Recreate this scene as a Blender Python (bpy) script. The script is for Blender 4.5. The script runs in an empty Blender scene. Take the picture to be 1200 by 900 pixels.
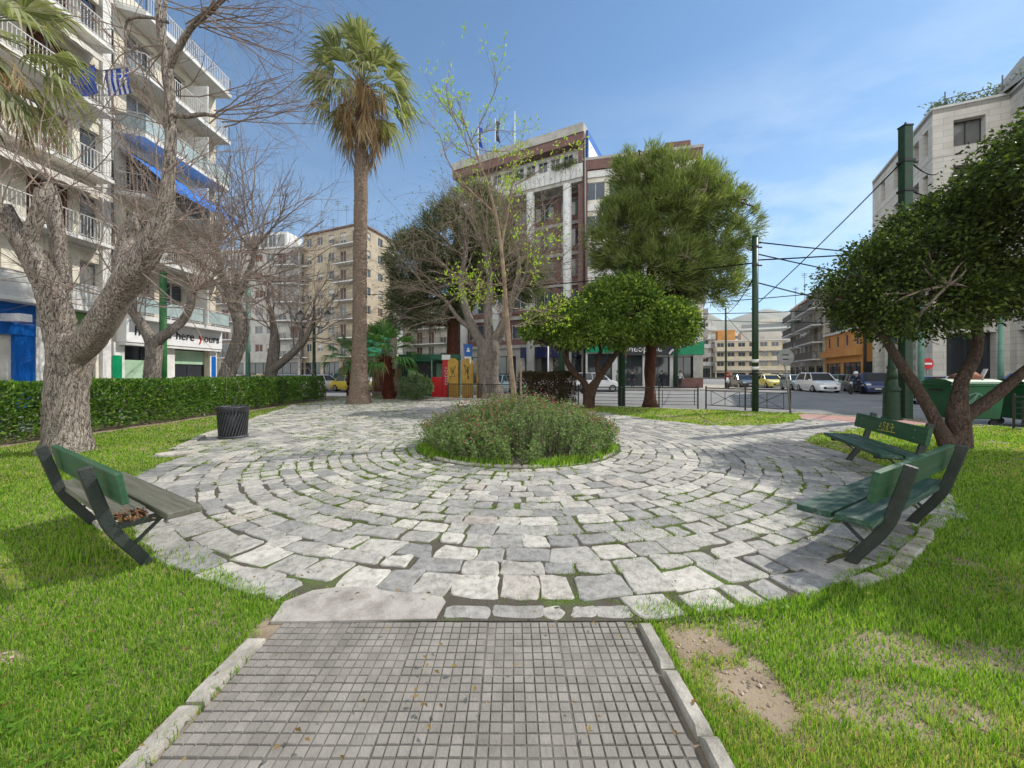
import bpy, math, random
import numpy as np
from mathutils import Vector, Matrix
SC = bpy.context.scene
COL = SC.collection
PI = math.pi
R_ = math.radians
rng = np.random.default_rng(11)
random.seed(5)
F = 452.0; HZ = 437.0; CH = 1.5

def G(px, py, z=0.0):
    """ground point seen at a pixel of the 1200x900 photograph"""
    Y = F * (CH - z) / (py - HZ)
    return ((px - 600) / F * Y, Y)

def PX(px, py, Y):
    return np.array(((px - 600) / F * Y, Y, CH + (HZ - py) / F * Y))

# ------------------------------------------------------------------ mesh builder
class MB:
    def __init__(s):
        s.V = []; s.F = []; s.n = 0
    def add(s, V, Fs, mi=0):
        V = np.asarray(V, float).reshape(-1, 3)
        if not isinstance(Fs, list): Fs = [Fs]
        for f in Fs:
            f = np.asarray(f, np.int64)
            if f.ndim == 1: f = f[None, :]
            if len(f): s.F.append((f + s.n, mi))
        s.V.append(V); s.n += len(V)
    def box(s, x0, x1, y0, y1, z0, z1, mi=0):
        V = [(x0,y0,z0),(x1,y0,z0),(x1,y1,z0),(x0,y1,z0),(x0,y0,z1),(x1,y0,z1),(x1,y1,z1),(x0,y1,z1)]
        s.add(V, [(0,3,2,1),(4,5,6,7),(0,1,5,4),(1,2,6,5),(2,3,7,6),(3,0,4,7)], mi)
    def beam(s, p0, p1, w, d, mi=0, up=(0,0,1)):
        p0 = np.array(p0, float); p1 = np.array(p1, float)
        t = p1 - p0; t /= np.linalg.norm(t)
        a = np.cross(t, up)
        if np.linalg.norm(a) < 1e-4: a = np.cross(t, (1,0,0))
        a /= np.linalg.norm(a); b = np.cross(a, t)
        V = []
        for p in (p0, p1):
            for sa, sb in ((-1,-1),(1,-1),(1,1),(-1,1)):
                V.append(p + a*sa*w/2 + b*sb*d/2)
        s.add(V, [(0,1,2,3),(7,6,5,4),(0,4,5,1),(1,5,6,2),(2,6,7,3),(3,7,4,0)], mi)
    def tube(s, pts, r, n=6, mi=0, cap=True, ref=None, jit=None):
        pts = np.asarray(pts, float); k = len(pts)
        r = np.broadcast_to(np.asarray(r, float), (k,))
        t = np.gradient(pts, axis=0); t /= (np.linalg.norm(t, axis=1)[:, None] + 1e-9)
        if ref is None:
            m = np.abs(t.mean(0)); ref = np.eye(3)[int(np.argmin(m))]
        a = np.cross(t, ref); a /= (np.linalg.norm(a, axis=1)[:, None] + 1e-9)
        b = np.cross(t, a)
        th = np.arange(n) / n * 2 * PI
        c, sn = np.cos(th), np.sin(th)
        rr = r[:, None] * np.ones(n)
        if jit is not None: rr = rr * jit
        V = pts[:, None, :] + rr[..., None] * (a[:, None, :] * c[None, :, None] + b[:, None, :] * sn[None, :, None])
        V = V.reshape(-1, 3)
        i = np.arange(k - 1)[:, None] * n; j = np.arange(n)[None, :]; j2 = (j + 1) % n
        q = np.stack([i + j, i + j2, i + n + j2, i + n + j], -1).reshape(-1, 4)
        fs = [q[:, ::-1]]
        if cap and n > 2:
            fs.append(np.arange(n)); fs.append((k - 1) * n + np.arange(n)[::-1])
        s.add(V, fs, mi)
    def lathe(s, prof, n=16, o=(0,0,0), ax='z', mi=0, sx=1, sy=1):
        prof = np.asarray(prof, float); k = len(prof)
        th = np.arange(n) / n * 2 * PI
        x = prof[:, :1] * np.cos(th) * sx; y = prof[:, :1] * np.sin(th) * sy
        z = np.repeat(prof[:, 1:2], n, 1)
        V = np.stack([x, y, z], -1).reshape(-1, 3)
        if ax == 'y': V = V[:, [0, 2, 1]] * (1, -1, 1)
        if ax == 'x': V = V[:, [2, 0, 1]]
        V = V + np.asarray(o)
        i = np.arange(k - 1)[:, None] * n; j = np.arange(n)[None, :]; j2 = (j + 1) % n
        q = np.stack([i + j, i + j2, i + n + j2, i + n + j], -1).reshape(-1, 4)
        s.add(V, [q, np.arange(n)[::-1], (k - 1) * n + np.arange(n)], mi)
    def prism(s, poly, z0, z1, mi=0, bottom=True):
        n = len(poly)
        V = [(p[0], p[1], z0) for p in poly] + [(p[0], p[1], z1) for p in poly]
        fs = [np.arange(n) + n] + ([np.arange(n)[::-1]] if bottom else [])
        s.add(V, fs + [np.array([(i, (i+1) % n, n + (i+1) % n, n + i) for i in range(n)])], mi)
    def mesh(s, name, mats, smooth=False):
        me = bpy.data.meshes.new(name)
        V = np.concatenate(s.V).astype(np.float32)
        me.vertices.add(len(V)); me.vertices.foreach_set('co', V.ravel())
        li = np.concatenate([f.ravel() for f, m in s.F]).astype(np.int32)
        tot = np.concatenate([np.full(len(f), f.shape[1]) for f, m in s.F]).astype(np.int32)
        mi = np.concatenate([np.full(len(f), m) for f, m in s.F]).astype(np.int32)
        st = np.concatenate([[0], np.cumsum(tot)[:-1]]).astype(np.int32)
        me.loops.add(len(li)); me.loops.foreach_set('vertex_index', li)
        me.polygons.add(len(tot)); me.polygons.foreach_set('loop_start', st)
        try: me.polygons.foreach_set('loop_total', tot)
        except Exception: pass
        me.polygons.foreach_set('material_index', mi)
        me.update(calc_edges=True)
        me.polygons.foreach_set('use_smooth', np.full(len(tot), bool(smooth)))
        for m in (mats if isinstance(mats, (list, tuple)) else [mats]): me.materials.append(m)
        me.validate(); me.update()
        return me
    def build(s, name, mats, parent=None, smooth=False, loc=(0,0,0), rz=0, bevel=0, seg=2):
        o = bpy.data.objects.new(name, s.mesh(name, mats, smooth))
        COL.objects.link(o); o.location = loc; o.rotation_euler = (0, 0, rz)
        if parent is not None: o.parent = parent
        if bevel:
            m = o.modifiers.new('bevel', 'BEVEL'); m.width = bevel; m.segments = seg; m.limit_method = 'ANGLE'
            m.harden_normals = False
        return o

def tag(o, label=None, cat=None, group=None, kind=None):
    if label: o['label'] = label
    if cat: o['category'] = cat
    if group: o['group'] = group
    if kind: o['kind'] = kind
    return o

def thing(name, label, cat, loc=(0,0,0), rz=0, group=None):
    o = bpy.data.objects.new(name, None); COL.objects.link(o)
    o.empty_display_size = .2
    o.location = loc; o.rotation_euler = (0, 0, rz)
    return tag(o, label, cat, group)

def struct(name, mb, mats, smooth=False, **k):
    return tag(mb.build(name, mats, None, smooth, **k), kind='structure')

def copy_tree(o, parent=None):
    c = o.copy(); COL.objects.link(c)
    if parent is not None: c.parent = parent
    for ch in list(o.children): copy_tree(ch, c)
    return c

def text_mb(txt, size, depth=.01, spacing=1.0):
    cu = bpy.data.curves.new('lettering', 'FONT'); cu.body = txt; cu.size = size; cu.extrude = depth
    cu.space_character = spacing; cu.resolution_u = 3
    o = bpy.data.objects.new('lettering', cu); COL.objects.link(o)
    me = bpy.data.meshes.new_from_object(o.evaluated_get(bpy.context.evaluated_depsgraph_get()))
    bpy.data.objects.remove(o)
    # stand it up: x stays, y -> z, front faces -y
    for v in me.vertices: v.co = Vector((v.co.x, -v.co.z, v.co.y))
    return me

def lettering(txt, size, m, parent, loc, rz=0, depth=.01, spacing=1.0, name='lettering', sx=1.0):
    me = text_mb(txt, size, depth, spacing); me.materials.clear(); me.materials.append(m)
    o = bpy.data.objects.new(name, me); COL.objects.link(o); o.parent = parent; o.location = loc
    o.rotation_euler = (0, 0, rz); o.scale = (sx, 1, 1)
    return o

# ------------------------------------------------------------------ materials
def S(r, g, b):
    f = lambda c: (c/255/12.92) if c/255 <= .04045 else ((c/255+.055)/1.055)**2.4
    return (f(r), f(g), f(b))

def _n(nt, t, **k):
    n = nt.nodes.new(t)
    for a, v in k.items(): setattr(n, a, v)
    return n

def _mix(nt, a, b, fac, blend='MIX'):
    m = _n(nt, 'ShaderNodeMix', data_type='RGBA', blend_type=blend)
    for sck, v in ((m.inputs[0], fac), (m.inputs[6], a), (m.inputs[7], b)):
        if hasattr(v, 'is_linked'): nt.links.new(v, sck)
        elif isinstance(v, (tuple, list)): sck.default_value = (*v, 1) if len(v) == 3 else v
        else: sck.default_value = v
    return m.outputs[2]

def _ramp(nt, fac, stops, interp='LINEAR'):
    r = _n(nt, 'ShaderNodeValToRGB'); cr = r.color_ramp; cr.interpolation = interp
    while len(cr.elements) < len(stops): cr.elements.new(.5)
    for e, (p, c) in zip(cr.elements, stops):
        e.position = p; e.color = (*c, 1) if not isinstance(c, (int, float)) else (c, c, c, 1)
    nt.links.new(fac, r.inputs[0])
    return r.outputs[0]

def _noise(nt, co, scale, detail=5, rough=.6, dist=0):
    n = _n(nt, 'ShaderNodeTexNoise'); n.inputs['Scale'].default_value = scale
    n.inputs['Detail'].default_value = detail; n.inputs['Roughness'].default_value = rough
    n.inputs['Distortion'].default_value = dist
    nt.links.new(co, n.inputs['Vector'])
    return n.outputs[0]

def newmat(name):
    m = bpy.data.materials.new(name); m.use_nodes = True
    nt = m.node_tree
    b = nt.nodes['Principled BSDF']
    return m, nt, b

def pmat(name, c1, c2=None, scale=4, rough=.7, metal=0, bump=0, bscale=30, isl=0, spec=.4, obj=0, dirt=None, dscale=2, damt=.5, stretch=None, coat=0, isl_cols=None):
    m, nt, b = newmat(name)
    tc = _n(nt, 'ShaderNodeTexCoord'); co = tc.outputs['Object']
    if stretch:
        mp = _n(nt, 'ShaderNodeMapping'); mp.inputs['Scale'].default_value = stretch
        nt.links.new(co, mp.inputs[0]); co = mp.outputs[0]
    c2 = c2 or tuple(x*.8 for x in c1)
    geo = _n(nt, 'ShaderNodeNewGeometry')
    nz = _noise(nt, co, scale, 6)
    fac = _ramp(nt, nz, [(.35, 0.0), (.65, 1.0)])
    if isl_cols:
        base = _ramp(nt, geo.outputs['Random Per Island'], isl_cols)
        k = _ramp(nt, nz, [(.34, .66), (.5, .95), (.68, 1.12)])
        colr = _mix(nt, base, k, 1.0, 'MULTIPLY')
    else:
        colr = _mix(nt, c1, c2, fac)
    if dirt is not None:
        d = _noise(nt, co, dscale, 8, .7)
        df = _ramp(nt, d, [(.5, 0.0), (.72, damt)])
        colr = _mix(nt, colr, dirt, df)
    if isl or obj:
        hs = _n(nt, 'ShaderNodeHueSaturation')
        mr = _n(nt, 'ShaderNodeMapRange'); a = isl or obj
        mr.inputs[3].default_value = 1 - a; mr.inputs[4].default_value = 1 + a
        if isl: nt.links.new(geo.outputs['Random Per Island'], mr.inputs[0])
        else:
            oi = _n(nt, 'ShaderNodeObjectInfo'); nt.links.new(oi.outputs['Random'], mr.inputs[0])
        nt.links.new(mr.outputs[0], hs.inputs['Value']); nt.links.new(colr, hs.inputs['Color'])
        colr = hs.outputs[0]
    nt.links.new(colr, b.inputs['Base Color'])
    b.inputs['Roughness'].default_value = rough; b.inputs['Metallic'].default_value = metal
    b.inputs['Specular IOR Level'].default_value = spec
    b.inputs['Coat Weight'].default_value = coat
    if bump:
        bz = _noise(nt, co, bscale, 5, .65)
        bp = _n(nt, 'ShaderNodeBump'); bp.inputs['Strength'].default_value = min(1, bump)
        bp.inputs['Distance'].default_value = .02 * max(1, bump)
        nt.links.new(bz, bp.inputs['Height']); nt.links.new(bp.outputs[0], b.inputs['Normal'])
    return m

def leafmat(name, cols, transl=.35, rough=.5, spec=.35, boost=1.6):
    m, nt, b = newmat(name)
    geo = _n(nt, 'ShaderNodeNewGeometry')
    n = len(cols)
    colr = _ramp(nt, geo.outputs['Random Per Island'], [(i/(max(1, n-1)), c) for i, c in enumerate(cols)])
    nt.links.new(colr, b.inputs['Base Color'])
    b.inputs['Roughness'].default_value = rough; b.inputs['Specular IOR Level'].default_value = spec
    tr = _n(nt, 'ShaderNodeBsdfTranslucent')
    tc = _mix(nt, colr, (boost, boost*1.05, boost*.6), 1.0, 'MULTIPLY')
    nt.links.new(tc, tr.inputs['Color'])
    mx = _n(nt, 'ShaderNodeMixShader'); mx.inputs[0].default_value = transl
    nt.links.new(b.outputs[0], mx.inputs[1]); nt.links.new(tr.outputs[0], mx.inputs[2])
    nt.links.new(mx.outputs[0], nt.nodes['Material Output'].inputs[0])
    return m

def barkmat(name, c1, c2, zs=.35, scale=9, bump=.9, dark=None):
    m, nt, b = newmat(name)
    tc = _n(nt, 'ShaderNodeTexCoord')
    mp = _n(nt, 'ShaderNodeMapping'); mp.inputs['Scale'].default_value = (1, 1, zs)
    nt.links.new(tc.outputs['Object'], mp.inputs[0]); co = mp.outputs[0]
    a = _noise(nt, co, scale, 8, .7, .6)
    v = _n(nt, 'ShaderNodeTexVoronoi', feature='DISTANCE_TO_EDGE'); v.inputs['Scale'].default_value = scale*1.6
    nz = _noise(nt, co, scale*.7, 4)
    vm = _n(nt, 'ShaderNodeVectorMath', operation='ADD'); nt.links.new(co, vm.inputs[0]); nt.links.new(nz, vm.inputs[1])
    nt.links.new(vm.outputs[0], v.inputs['Vector'])
    crack = _ramp(nt, v.outputs[0], [(0, 0.0), (.10, 1.0)])
    c = _mix(nt, c2, c1, _ramp(nt, a, [(.3, 0.0), (.7, 1.0)]))
    c = _mix(nt, dark or tuple(x*.45 for x in c2), c, crack)
    nt.links.new(c, b.inputs['Base Color']); b.inputs['Roughness'].default_value = .9
    b.inputs['Specular IOR Level'].default_value = .2
    h = _mix(nt, a, crack, .6)
    bp = _n(nt, 'ShaderNodeBump'); bp.inputs['Strength'].default_value = bump; bp.inputs['Distance'].default_value = .04
    nt.links.new(h, bp.inputs['Height']); nt.links.new(bp.outputs[0], b.inputs['Normal'])
    return m

def glassmat(name, c=(.03,.04,.05), rough=.06, obj=.5):
    m, nt, b = newmat(name)
    oi = _n(nt, 'ShaderNodeObjectInfo')
    cc = _ramp(nt, oi.outputs['Random'], [(0, c), (.55, tuple(x*1.6 for x in c)), (.8, (.16,.16,.15)), (1, (.34,.33,.30))] if obj else [(0, c), (1, c)], 'CONSTANT' if obj else 'LINEAR')
    nt.links.new(cc, b.inputs['Base Color'])
    b.inputs['Roughness'].default_value = rough; b.inputs['Specular IOR Level'].default_value = .8
    return m

M = {}
M['white'] = pmat('white_paint', (.72,.71,.68), (.62,.61,.57), 3, .6, dirt=(.35,.32,.27), damt=.35)
M['cream'] = pmat('cream_render', S(216,208,190), S(198,188,168), 1.2, .85, bump=.15, bscale=25, dirt=S(140,130,115), damt=.45, dscale=.6)
M['ivory'] = pmat('ivory_render', S(222,216,200), S(205,198,180), 1.0, .85, bump=.12, bscale=25, dirt=S(160,150,132), damt=.35, dscale=.5)
M['beige'] = pmat('beige_render', S(192,178,154), S(172,158,136), .5, .9, dirt=S(120,105,85), damt=.5, dscale=.35)
M['tan'] = pmat('tan_render', S(214,200,172), S(198,182,152), .5, .9, dirt=S(140,125,100), damt=.4, dscale=.35)
M['grey_render'] = pmat('grey_render', S(190,186,178), S(170,166,158), .5, .9, dirt=S(120,115,108), damt=.4, dscale=.4)
M['far_render'] = pmat('far_render', S(205,198,184), S(186,180,168), .4, .9, obj=.18, dirt=S(130,122,110), damt=.5, dscale=.3)
M['brick_red'] = pmat('dark_red_cladding', S(124,92,86), S(104,80,74), 2, .8, bump=.2, bscale=30)
M['slab_grey'] = pmat('pale_concrete', S(180,176,168), S(158,154,146), 1.5, .85, bump=.2, bscale=20, dirt=S(110,105,98), damt=.5, dscale=1)
M['white_stone'] = pmat('white_column_stone', S(214,213,208), S(196,195,190), 1.2, .7, dirt=S(150,148,142), damt=.4)
M['glass'] = glassmat('window_glass', (.035,.045,.055))
M['shop_glass'] = glassmat('shop_glass', (.03,.035,.04), .05, 0)
M['car_glass'] = glassmat('car_glass', (.02,.025,.03), .04, 0)
M['pale_glass'] = pmat('pale_balcony_glass', S(170,185,185), S(150,168,168), 1, .15, spec=.8)
M['frame'] = pmat('white_frame', (.6,.6,.58), None, 5, .5)
M['dark_frame'] = pmat('dark_frame', (.04,.04,.045), None, 5, .45)
M['rail'] = pmat('grey_rail', S(120,120,118), S(95,95,92), 5, .5, metal=.3)
M['white_rail'] = pmat('white_rail', (.6,.59,.56), (.5,.49,.46), 5, .5)
M['shutter'] = pmat('brown_shutter', S(110,66,48), S(90,54,40), 3, .6)
M['blue_awn'] = pmat('blue_canvas', S(28,128,222), S(22,112,204), 2, .7)
M['white_awn'] = pmat('pale_canvas', S(214,208,196), S(190,184,172), 2, .8)
M['green_awn'] = pmat('green_canvas', S(30,135,105), S(20,115,90), 2, .7)
M['blue'] = pmat('blue_panel', S(0,95,180), S(0,85,165), 1.5, .4)
M['navy'] = pmat('navy_panel', S(28,34,78), S(24,28,66), 1.5, .4)
M['green_sign'] = pmat('green_sign_panel', S(0,145,95), S(0,130,85), 1.5, .4)
M['charcoal'] = pmat('charcoal_panel', S(58,56,58), S(48,46,48), 1.5, .5)
M['pale_green'] = pmat('pale_green_panel', S(120,165,95), S(110,152,86), 1.5, .5)
M['mint'] = pmat('mint_film', S(168,196,168), S(150,180,152), 1.5, .2)
M['black'] = pmat('black_lettering', (.02,.02,.022), (.015,.015,.015), 5, .5)
M['red'] = pmat('red_paint', S(196,24,30), S(176,20,26), 4, .45)
M['signwhite'] = pmat('sign_white', (.78,.78,.78), (.72,.72,.71), 2, .45)
M['orange_wall'] = pmat('orange_render', S(206,150,88), S(190,134,76), .6, .9)
M['pole_green'] = pmat('dark_green_pole_paint', S(34,68,42), S(26,54,34), 6, .5, metal=0, dirt=S(70,60,45), damt=.4, dscale=5)
M['pole_pale'] = pmat('pale_green_pole_paint', S(110,150,130), S(90,128,110), 6, .5)
M['iron'] = pmat('black_iron', (.035,.037,.036), (.05,.045,.04), 9, .55, metal=.4)
M['galv'] = pmat('galvanised_steel', S(150,152,152), S(125,127,126), 8, .45, metal=.6)
M['asphalt'] = pmat('asphalt', (.23,.23,.226), (.19,.19,.187), .5, .92, bump=.4, bscale=60, dirt=(.17,.165,.16), dscale=.25, damt=.6)
M['roadpaint'] = pmat('road_paint', (.6,.6,.58), (.4,.4,.39), 4, .7)
M['pavement'] = pmat('pavement_slabs', S(176,170,160), S(150,144,136), 1.2, .9, bump=.3, bscale=30, dirt=S(110,104,96), dscale=.8)
M['redpave'] = pmat('red_paving', S(176,138,128), S(150,112,104), 2.5, .9, bump=.3, bscale=25, dirt=S(150,140,130), dscale=1.5)
M['kerb'] = pmat('kerb_stone', S(190,184,172), S(150,145,135), 7, .9, bump=.8, bscale=35, isl=.14, dirt=S(92,86,72), dscale=4, damt=.6)
M['wire'] = pmat('wire_black', (.015,.015,.016), None, 5, 1.0, spec=0)
M['tyre'] = pmat('tyre_rubber', (.02,.02,.02), (.03,.03,.03), 6, .85)
M['alloy'] = pmat('wheel_rim', (.45,.45,.46), (.35,.35,.36), 6, .35, metal=.7)
M['lamp_clear'] = pmat('clear_lens', (.7,.72,.74), (.6,.62,.64), 4, .12, spec=.8)
M['lamp_red'] = pmat('red_lens', (.35,.01,.012), (.3,.01,.01), 4, .15)
M['plate'] = pmat('plate_white', (.65,.65,.62), None, 4, .5)
# ------------------------------------------------------------------ noise + regions (numpy)
_ng = rng.random((64, 64))
def vnoise(x, y, s=1.0):
    x = np.asarray(x) * s + 100; y = np.asarray(y) * s + 100
    xi = np.floor(x).astype(int); yi = np.floor(y).astype(int); fx = x - xi; fy = y - yi
    fx = fx*fx*(3-2*fx); fy = fy*fy*(3-2*fy)
    g = lambda a, b: _ng[a % 64, b % 64]
    return (g(xi,yi)*(1-fx)+g(xi+1,yi)*fx)*(1-fy)+(g(xi,yi+1)*(1-fx)+g(xi+1,yi+1)*fx)*fy
def fnoise(x, y, s=1.0):
    return .55*vnoise(x, y, s) + .3*vnoise(x, y, s*2.3) + .15*vnoise(x, y, s*5.1)

def inpoly(x, y, P):
    x = np.asarray(x, float); y = np.asarray(y, float); r = np.zeros(x.shape, bool); n = len(P)
    for i in range(n):
        (x0, y0), (x1, y1) = P[i], P[(i+1) % n]
        c = (y0 > y) != (y1 > y)
        with np.errstate(divide='ignore', invalid='ignore'):
            xx = x0 + (y - y0) / (y1 - y0 + 1e-12) * (x1 - x0)
        r ^= c & (x < xx)
    return r

CX, CY, RR, RB = .13, 8.0, 6.1, 1.9
PARK = [(-12.3,-9),(16.5,-9),(16,3),(14.6,8.6),(13.7,10.3),(12.7,12.2),(10.7,14.3),(3.5,17.6),(2,18.6),(-3.8,23),(-6,24.3),(-12.3,24.6)]
BACK = [(-6.4,7.0),(-7.2,9.04),(-9.8,17.4),(-10.1,23.2),(-4.2,22.4),(2.0,17.9),(2.4,15.5),(3.75,14.1),(4.4,12.3),(5.5,10.9),(3,8),(-3,6)]
EXIT = [(4.5,11.2),(5.9,10.75),(7.2,10.9),(8.5,11.7),(9.4,12.5),(10.9,11.1),(9.3,10.45),(7.1,9.1),(5.5,7.5)]
REDP = [(9.4,12.5),(10.9,11.1),(13.2,10.5),(12.6,12.15),(10.7,14.1),(10.15,13.7)]
PX0, PX1, PYE = -1.37, .73, 2.33
PATCH = [(-1.44,2.30),(-.98,2.31),(-.46,2.33),(-.43,2.5),(-.5,2.62),(-.75,2.68),(-1.1,2.7),(-1.36,2.63),(-1.48,2.5)]

def rim_r(c):
    # the round is a little flattened towards the entrance path; c = cosine of the bearing from its centre
    return RR - .36*np.clip((-.54 - np.asarray(c))/.22, 0, 1)
def in_circle(x, y):
    d = np.hypot(x-CX, y-CY) + 1e-9
    return d < rim_r((y-CY)/d)
def in_plaza(x, y):
    return (in_circle(x, y) | inpoly(x, y, BACK) | inpoly(x, y, EXIT)) & (np.asarray(y) > PYE)
def in_bed(x, y): return (x-CX)**2 + (y-CY)**2 < RB**2
def in_path(x, y): return (x > PX0-.13) & (x < PX1+.10) & (y < PYE+.02)
BARE = [(1.06,2.1,.15,.15),(1.12,1.82,.115,.17),(2.05,2.06,.26,.12),(2.5,2.02,.2,.1),(1.75,1.72,.3,.1),(-2.7,2.0,.12,.06),(.98,2.35,.16,.07),(1.35,2.3,.12,.05)]

# ------------------------------------------------------------------ ground sheets
mb = MB(); mb.add([(-3000,-500,-.2),(6400,-500,-.2),(6400,4200,-.2),(-3000,4200,-.2)], (0,1,2,3))
struct('ground', mb, pmat('city_ground', S(120,116,108), S(98,96,90), .05, .95))
mb = MB(); mb.add([(-70,-40,-.14),(110,-40,-.14),(110,160,-.14),(-70,160,-.14)], (0,1,2,3))
struct('road', mb, M['asphalt'])
# painted markings
mb = MB()
def stripe(p, q, w, z=-.136):
    p = np.array(p); q = np.array(q); d = q-p; L = np.linalg.norm(d); d = d/L; n = np.array((-d[1], d[0]))*w/2
    mb.add([(*(p-n), z), (*(q-n), z), (*(q+n), z), (*(p+n), z)], (0,1,2,3))
d0 = np.array((.91,-.415)); n0 = np.array((.415,.91))
for k, off in enumerate((6.5, 10.0)):
    for i in range(-8, 12):
        p = np.array((9.0, 15.0)) + n0*off + d0*(i*6)
        stripe(p, p + d0*2.6, .14)
struct('road_marking', mb, M['roadpaint'])

soil = pmat('lawn_soil', S(158,142,121), S(130,114,95), 3, .95, bump=.6, bscale=40, dirt=S(132,116,84), dscale=1.6, damt=.6)
mb = MB(); mb.prism(PARK, -.3, 0)
struct('park_ground', mb, soil)
# kerb round the park, separate stones
mb = MB()
def kerb_run(mb, pts, w, h, z0, step, jit=.01, gap=.012, closed=False, drop=.0):
    pts = [np.array(p, float) for p in pts]
    for a, b in zip(pts[:-1], pts[1:]):
        L = np.linalg.norm(b-a); n = max(1, int(round(L/step))); d = (b-a)/L; nn = np.array((-d[1], d[0]))
        for i in range(n):
            s0 = L*i/n + gap/2; s1 = L*(i+1)/n - gap/2
            j = rng.normal(0, jit, 4); hz = z0 + h + rng.normal(0, jit*.6) - drop*rng.random()
            q = [a+d*s0+nn*(j[0]-w/2), a+d*s1+nn*(j[1]-w/2), a+d*s1+nn*(j[1]+w/2), a+d*s0+nn*(j[0]+w/2)]
            c = sum(q)/4; e = .02
            V = [(*p, z0-.1) for p in q] + [(*p, hz-.02) for p in q] + [(*(p+(c-p)*min(.3, e/(np.linalg.norm(c-p)+1e-6))*1.6), hz) for p in q]
            mb.add(V, [(8,9,10,11)] + [(k, (k+1)%4, 4+(k+1)%4, 4+k) for k in range(4)] + [(4+k, 4+(k+1)%4, 8+(k+1)%4, 8+k) for k in range(4)])
kerb_run(mb, PARK[1:] + [PARK[0]], .16, .03, 0, 1.0)
struct('park_kerb', mb, M['kerb'])

# stone bed under the cobbles
g = .11
gx, gy = np.meshgrid(np.arange(-11, 12, g), np.arange(1.6, 24, g))
gx = gx.ravel(); gy = gy.ravel()
ok = in_plaza(gx, gy)
gx = gx[ok]; gy = gy[ok]; n = len(gx)
V = np.stack([np.stack([gx-g/2, gy-g/2], -1), np.stack([gx+g/2, gy-g/2], -1), np.stack([gx+g/2, gy+g/2], -1), np.stack([gx-g/2, gy+g/2], -1)], 1).reshape(-1, 2)
V = np.c_[V, np.full(len(V), .011)]
mb = MB(); mb.add(V, np.arange(n*4).reshape(-1, 4))
m, nt, b = newmat('mossy_joint_sand')
co = _n(nt, 'ShaderNodeTexCoord').outputs['Object']
moss = _mix(nt, S(98,116,46), S(60,80,30), _noise(nt, co, 9, 4))
sand = _mix(nt, S(94,87,75), S(62,57,49), _noise(nt, co, 14, 6))
nt.links.new(_mix(nt, sand, moss, _ramp(nt, _noise(nt, co, 1.1, 6, .65), [(.50, 0.0), (.60, 1.0)])), b.inputs['Base Color'])
b.inputs['Roughness'].default_value = .95
bp = _n(nt, 'ShaderNodeBump'); bp.inputs['Distance'].default_value = .02; bp.inputs['Strength'].default_value = .8
nt.links.new(_noise(nt, co, 60, 5), bp.inputs['Height']); nt.links.new(bp.outputs[0], b.inputs['Normal'])
struct('plaza_bed', mb, m)

# ------------------------------------------------------------------ cobbles
joints = []
def stone(mb, corners, h, gap):
    """corners: 4 xy points CCW; worn slab with rounded corners"""
    c = corners.mean(0)
    P = []
    for k in range(4):
        a, b = corners[k], corners[(k+1) % 4]
        L = np.linalg.norm(b-a) + 1e-6
        f = min(.3, .026/L)
        P += [a+(b-a)*f, a+(b-a)*.5, a+(b-a)*(1-f)]
    P = np.array(P); n = 12
    P = c + (P-c) * (1 - gap/np.maximum(.05, np.linalg.norm(P-c, axis=1)))[:, None]
    P += rng.normal(0, .007, P.shape)
    tilt = rng.normal(0, .008, 2)
    z = lambda Q: h + (Q-c) @ tilt
    r1 = c + (P-c)*(1 - .008/np.maximum(.05, np.linalg.norm(P-c, axis=1)))[:, None]
    r2 = c + (P-c)*.72
    V = np.concatenate([np.c_[P, np.full(n, -.02)], np.c_[P, z(P)-.007], np.c_[r1, z(r1)+rng.normal(0,.0015,n)], np.c_[r2, z(r2)+.001+rng.normal(0,.0022,n)], [[*c, h+.0015+rng.normal(0,.002)]]])
    i = np.arange(n); j = (i+1) % n
    mb.add(V, [np.stack([i+k*n, j+k*n, j+(k+1)*n, i+(k+1)*n], -1) for k in range(3)] + [np.stack([i+3*n, j+3*n, np.full(n, 4*n)], -1)])

mb = MB()
r = RB + .14
ringn = 0
while r < 22:
    far = r > RR + .3
    w = rng.uniform(.19, .26) * (1.2 if far else 1.0)
    if 5.0 < r < 6.2: w = rng.uniform(.24, .33)
    if r < RR-.02 and r + w > RR-.14: w = RR-.02-r
    th = rng.uniform(0, .3); th1 = th + 2*PI
    while th < th1 - .02:
        L = rng.uniform(.17, .38) * (1.15 if far else 1)
        if r > 4.8: L *= 1.12
        dth = L / r
        if th + dth > th1: dth = th1 - th
        cx, cy = CX + (r+w/2)*math.sin(th+dth/2), CY + (r+w/2)*math.cos(th+dth/2)
        if cy > 1.5 and bool(in_plaza(np.array(cx), np.array(cy))) and not (cy < 2.62 and -1.45 < cx < -.42) and not (cy < 2.52 and -.5 < cx < .8):
            ths = np.array([th, th, th+dth, th+dth]); rs = np.array([r, r+w, r+w, r])
            cc = np.stack([CX + rs*np.sin(ths), CY + rs*np.cos(ths)], -1)
            cc += rng.normal(0, .017, cc.shape)
            gap = .004 + .009*float(vnoise(cx, cy, .9))
            joints.append((cc[1]+cc[2])/2); joints.append((cc[2]+cc[3])/2); joints.append(cc[2])
            e = cc[2]-cc[1]; joints.append(cc[1]+e*.25); e = cc[3]-cc[2]; joints.append(cc[2]+e*.25)
            if True:
                stone(mb, cc[::-1] if False else cc[[0,3,2,1]], .022 + rng.normal(0, .0035), gap)
        th += dth
    r += w; ringn += 1
xx_ = [-.43,-.12,.19,.34,.52,.76]
for a_, b_ in zip(xx_[:-1], xx_[1:]):
    stone(mb, np.array([(a_,2.335),(b_,2.335),(b_+rng.normal(0,.02),2.47),(a_+rng.normal(0,.02),2.47)]), .014, .006)
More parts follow.
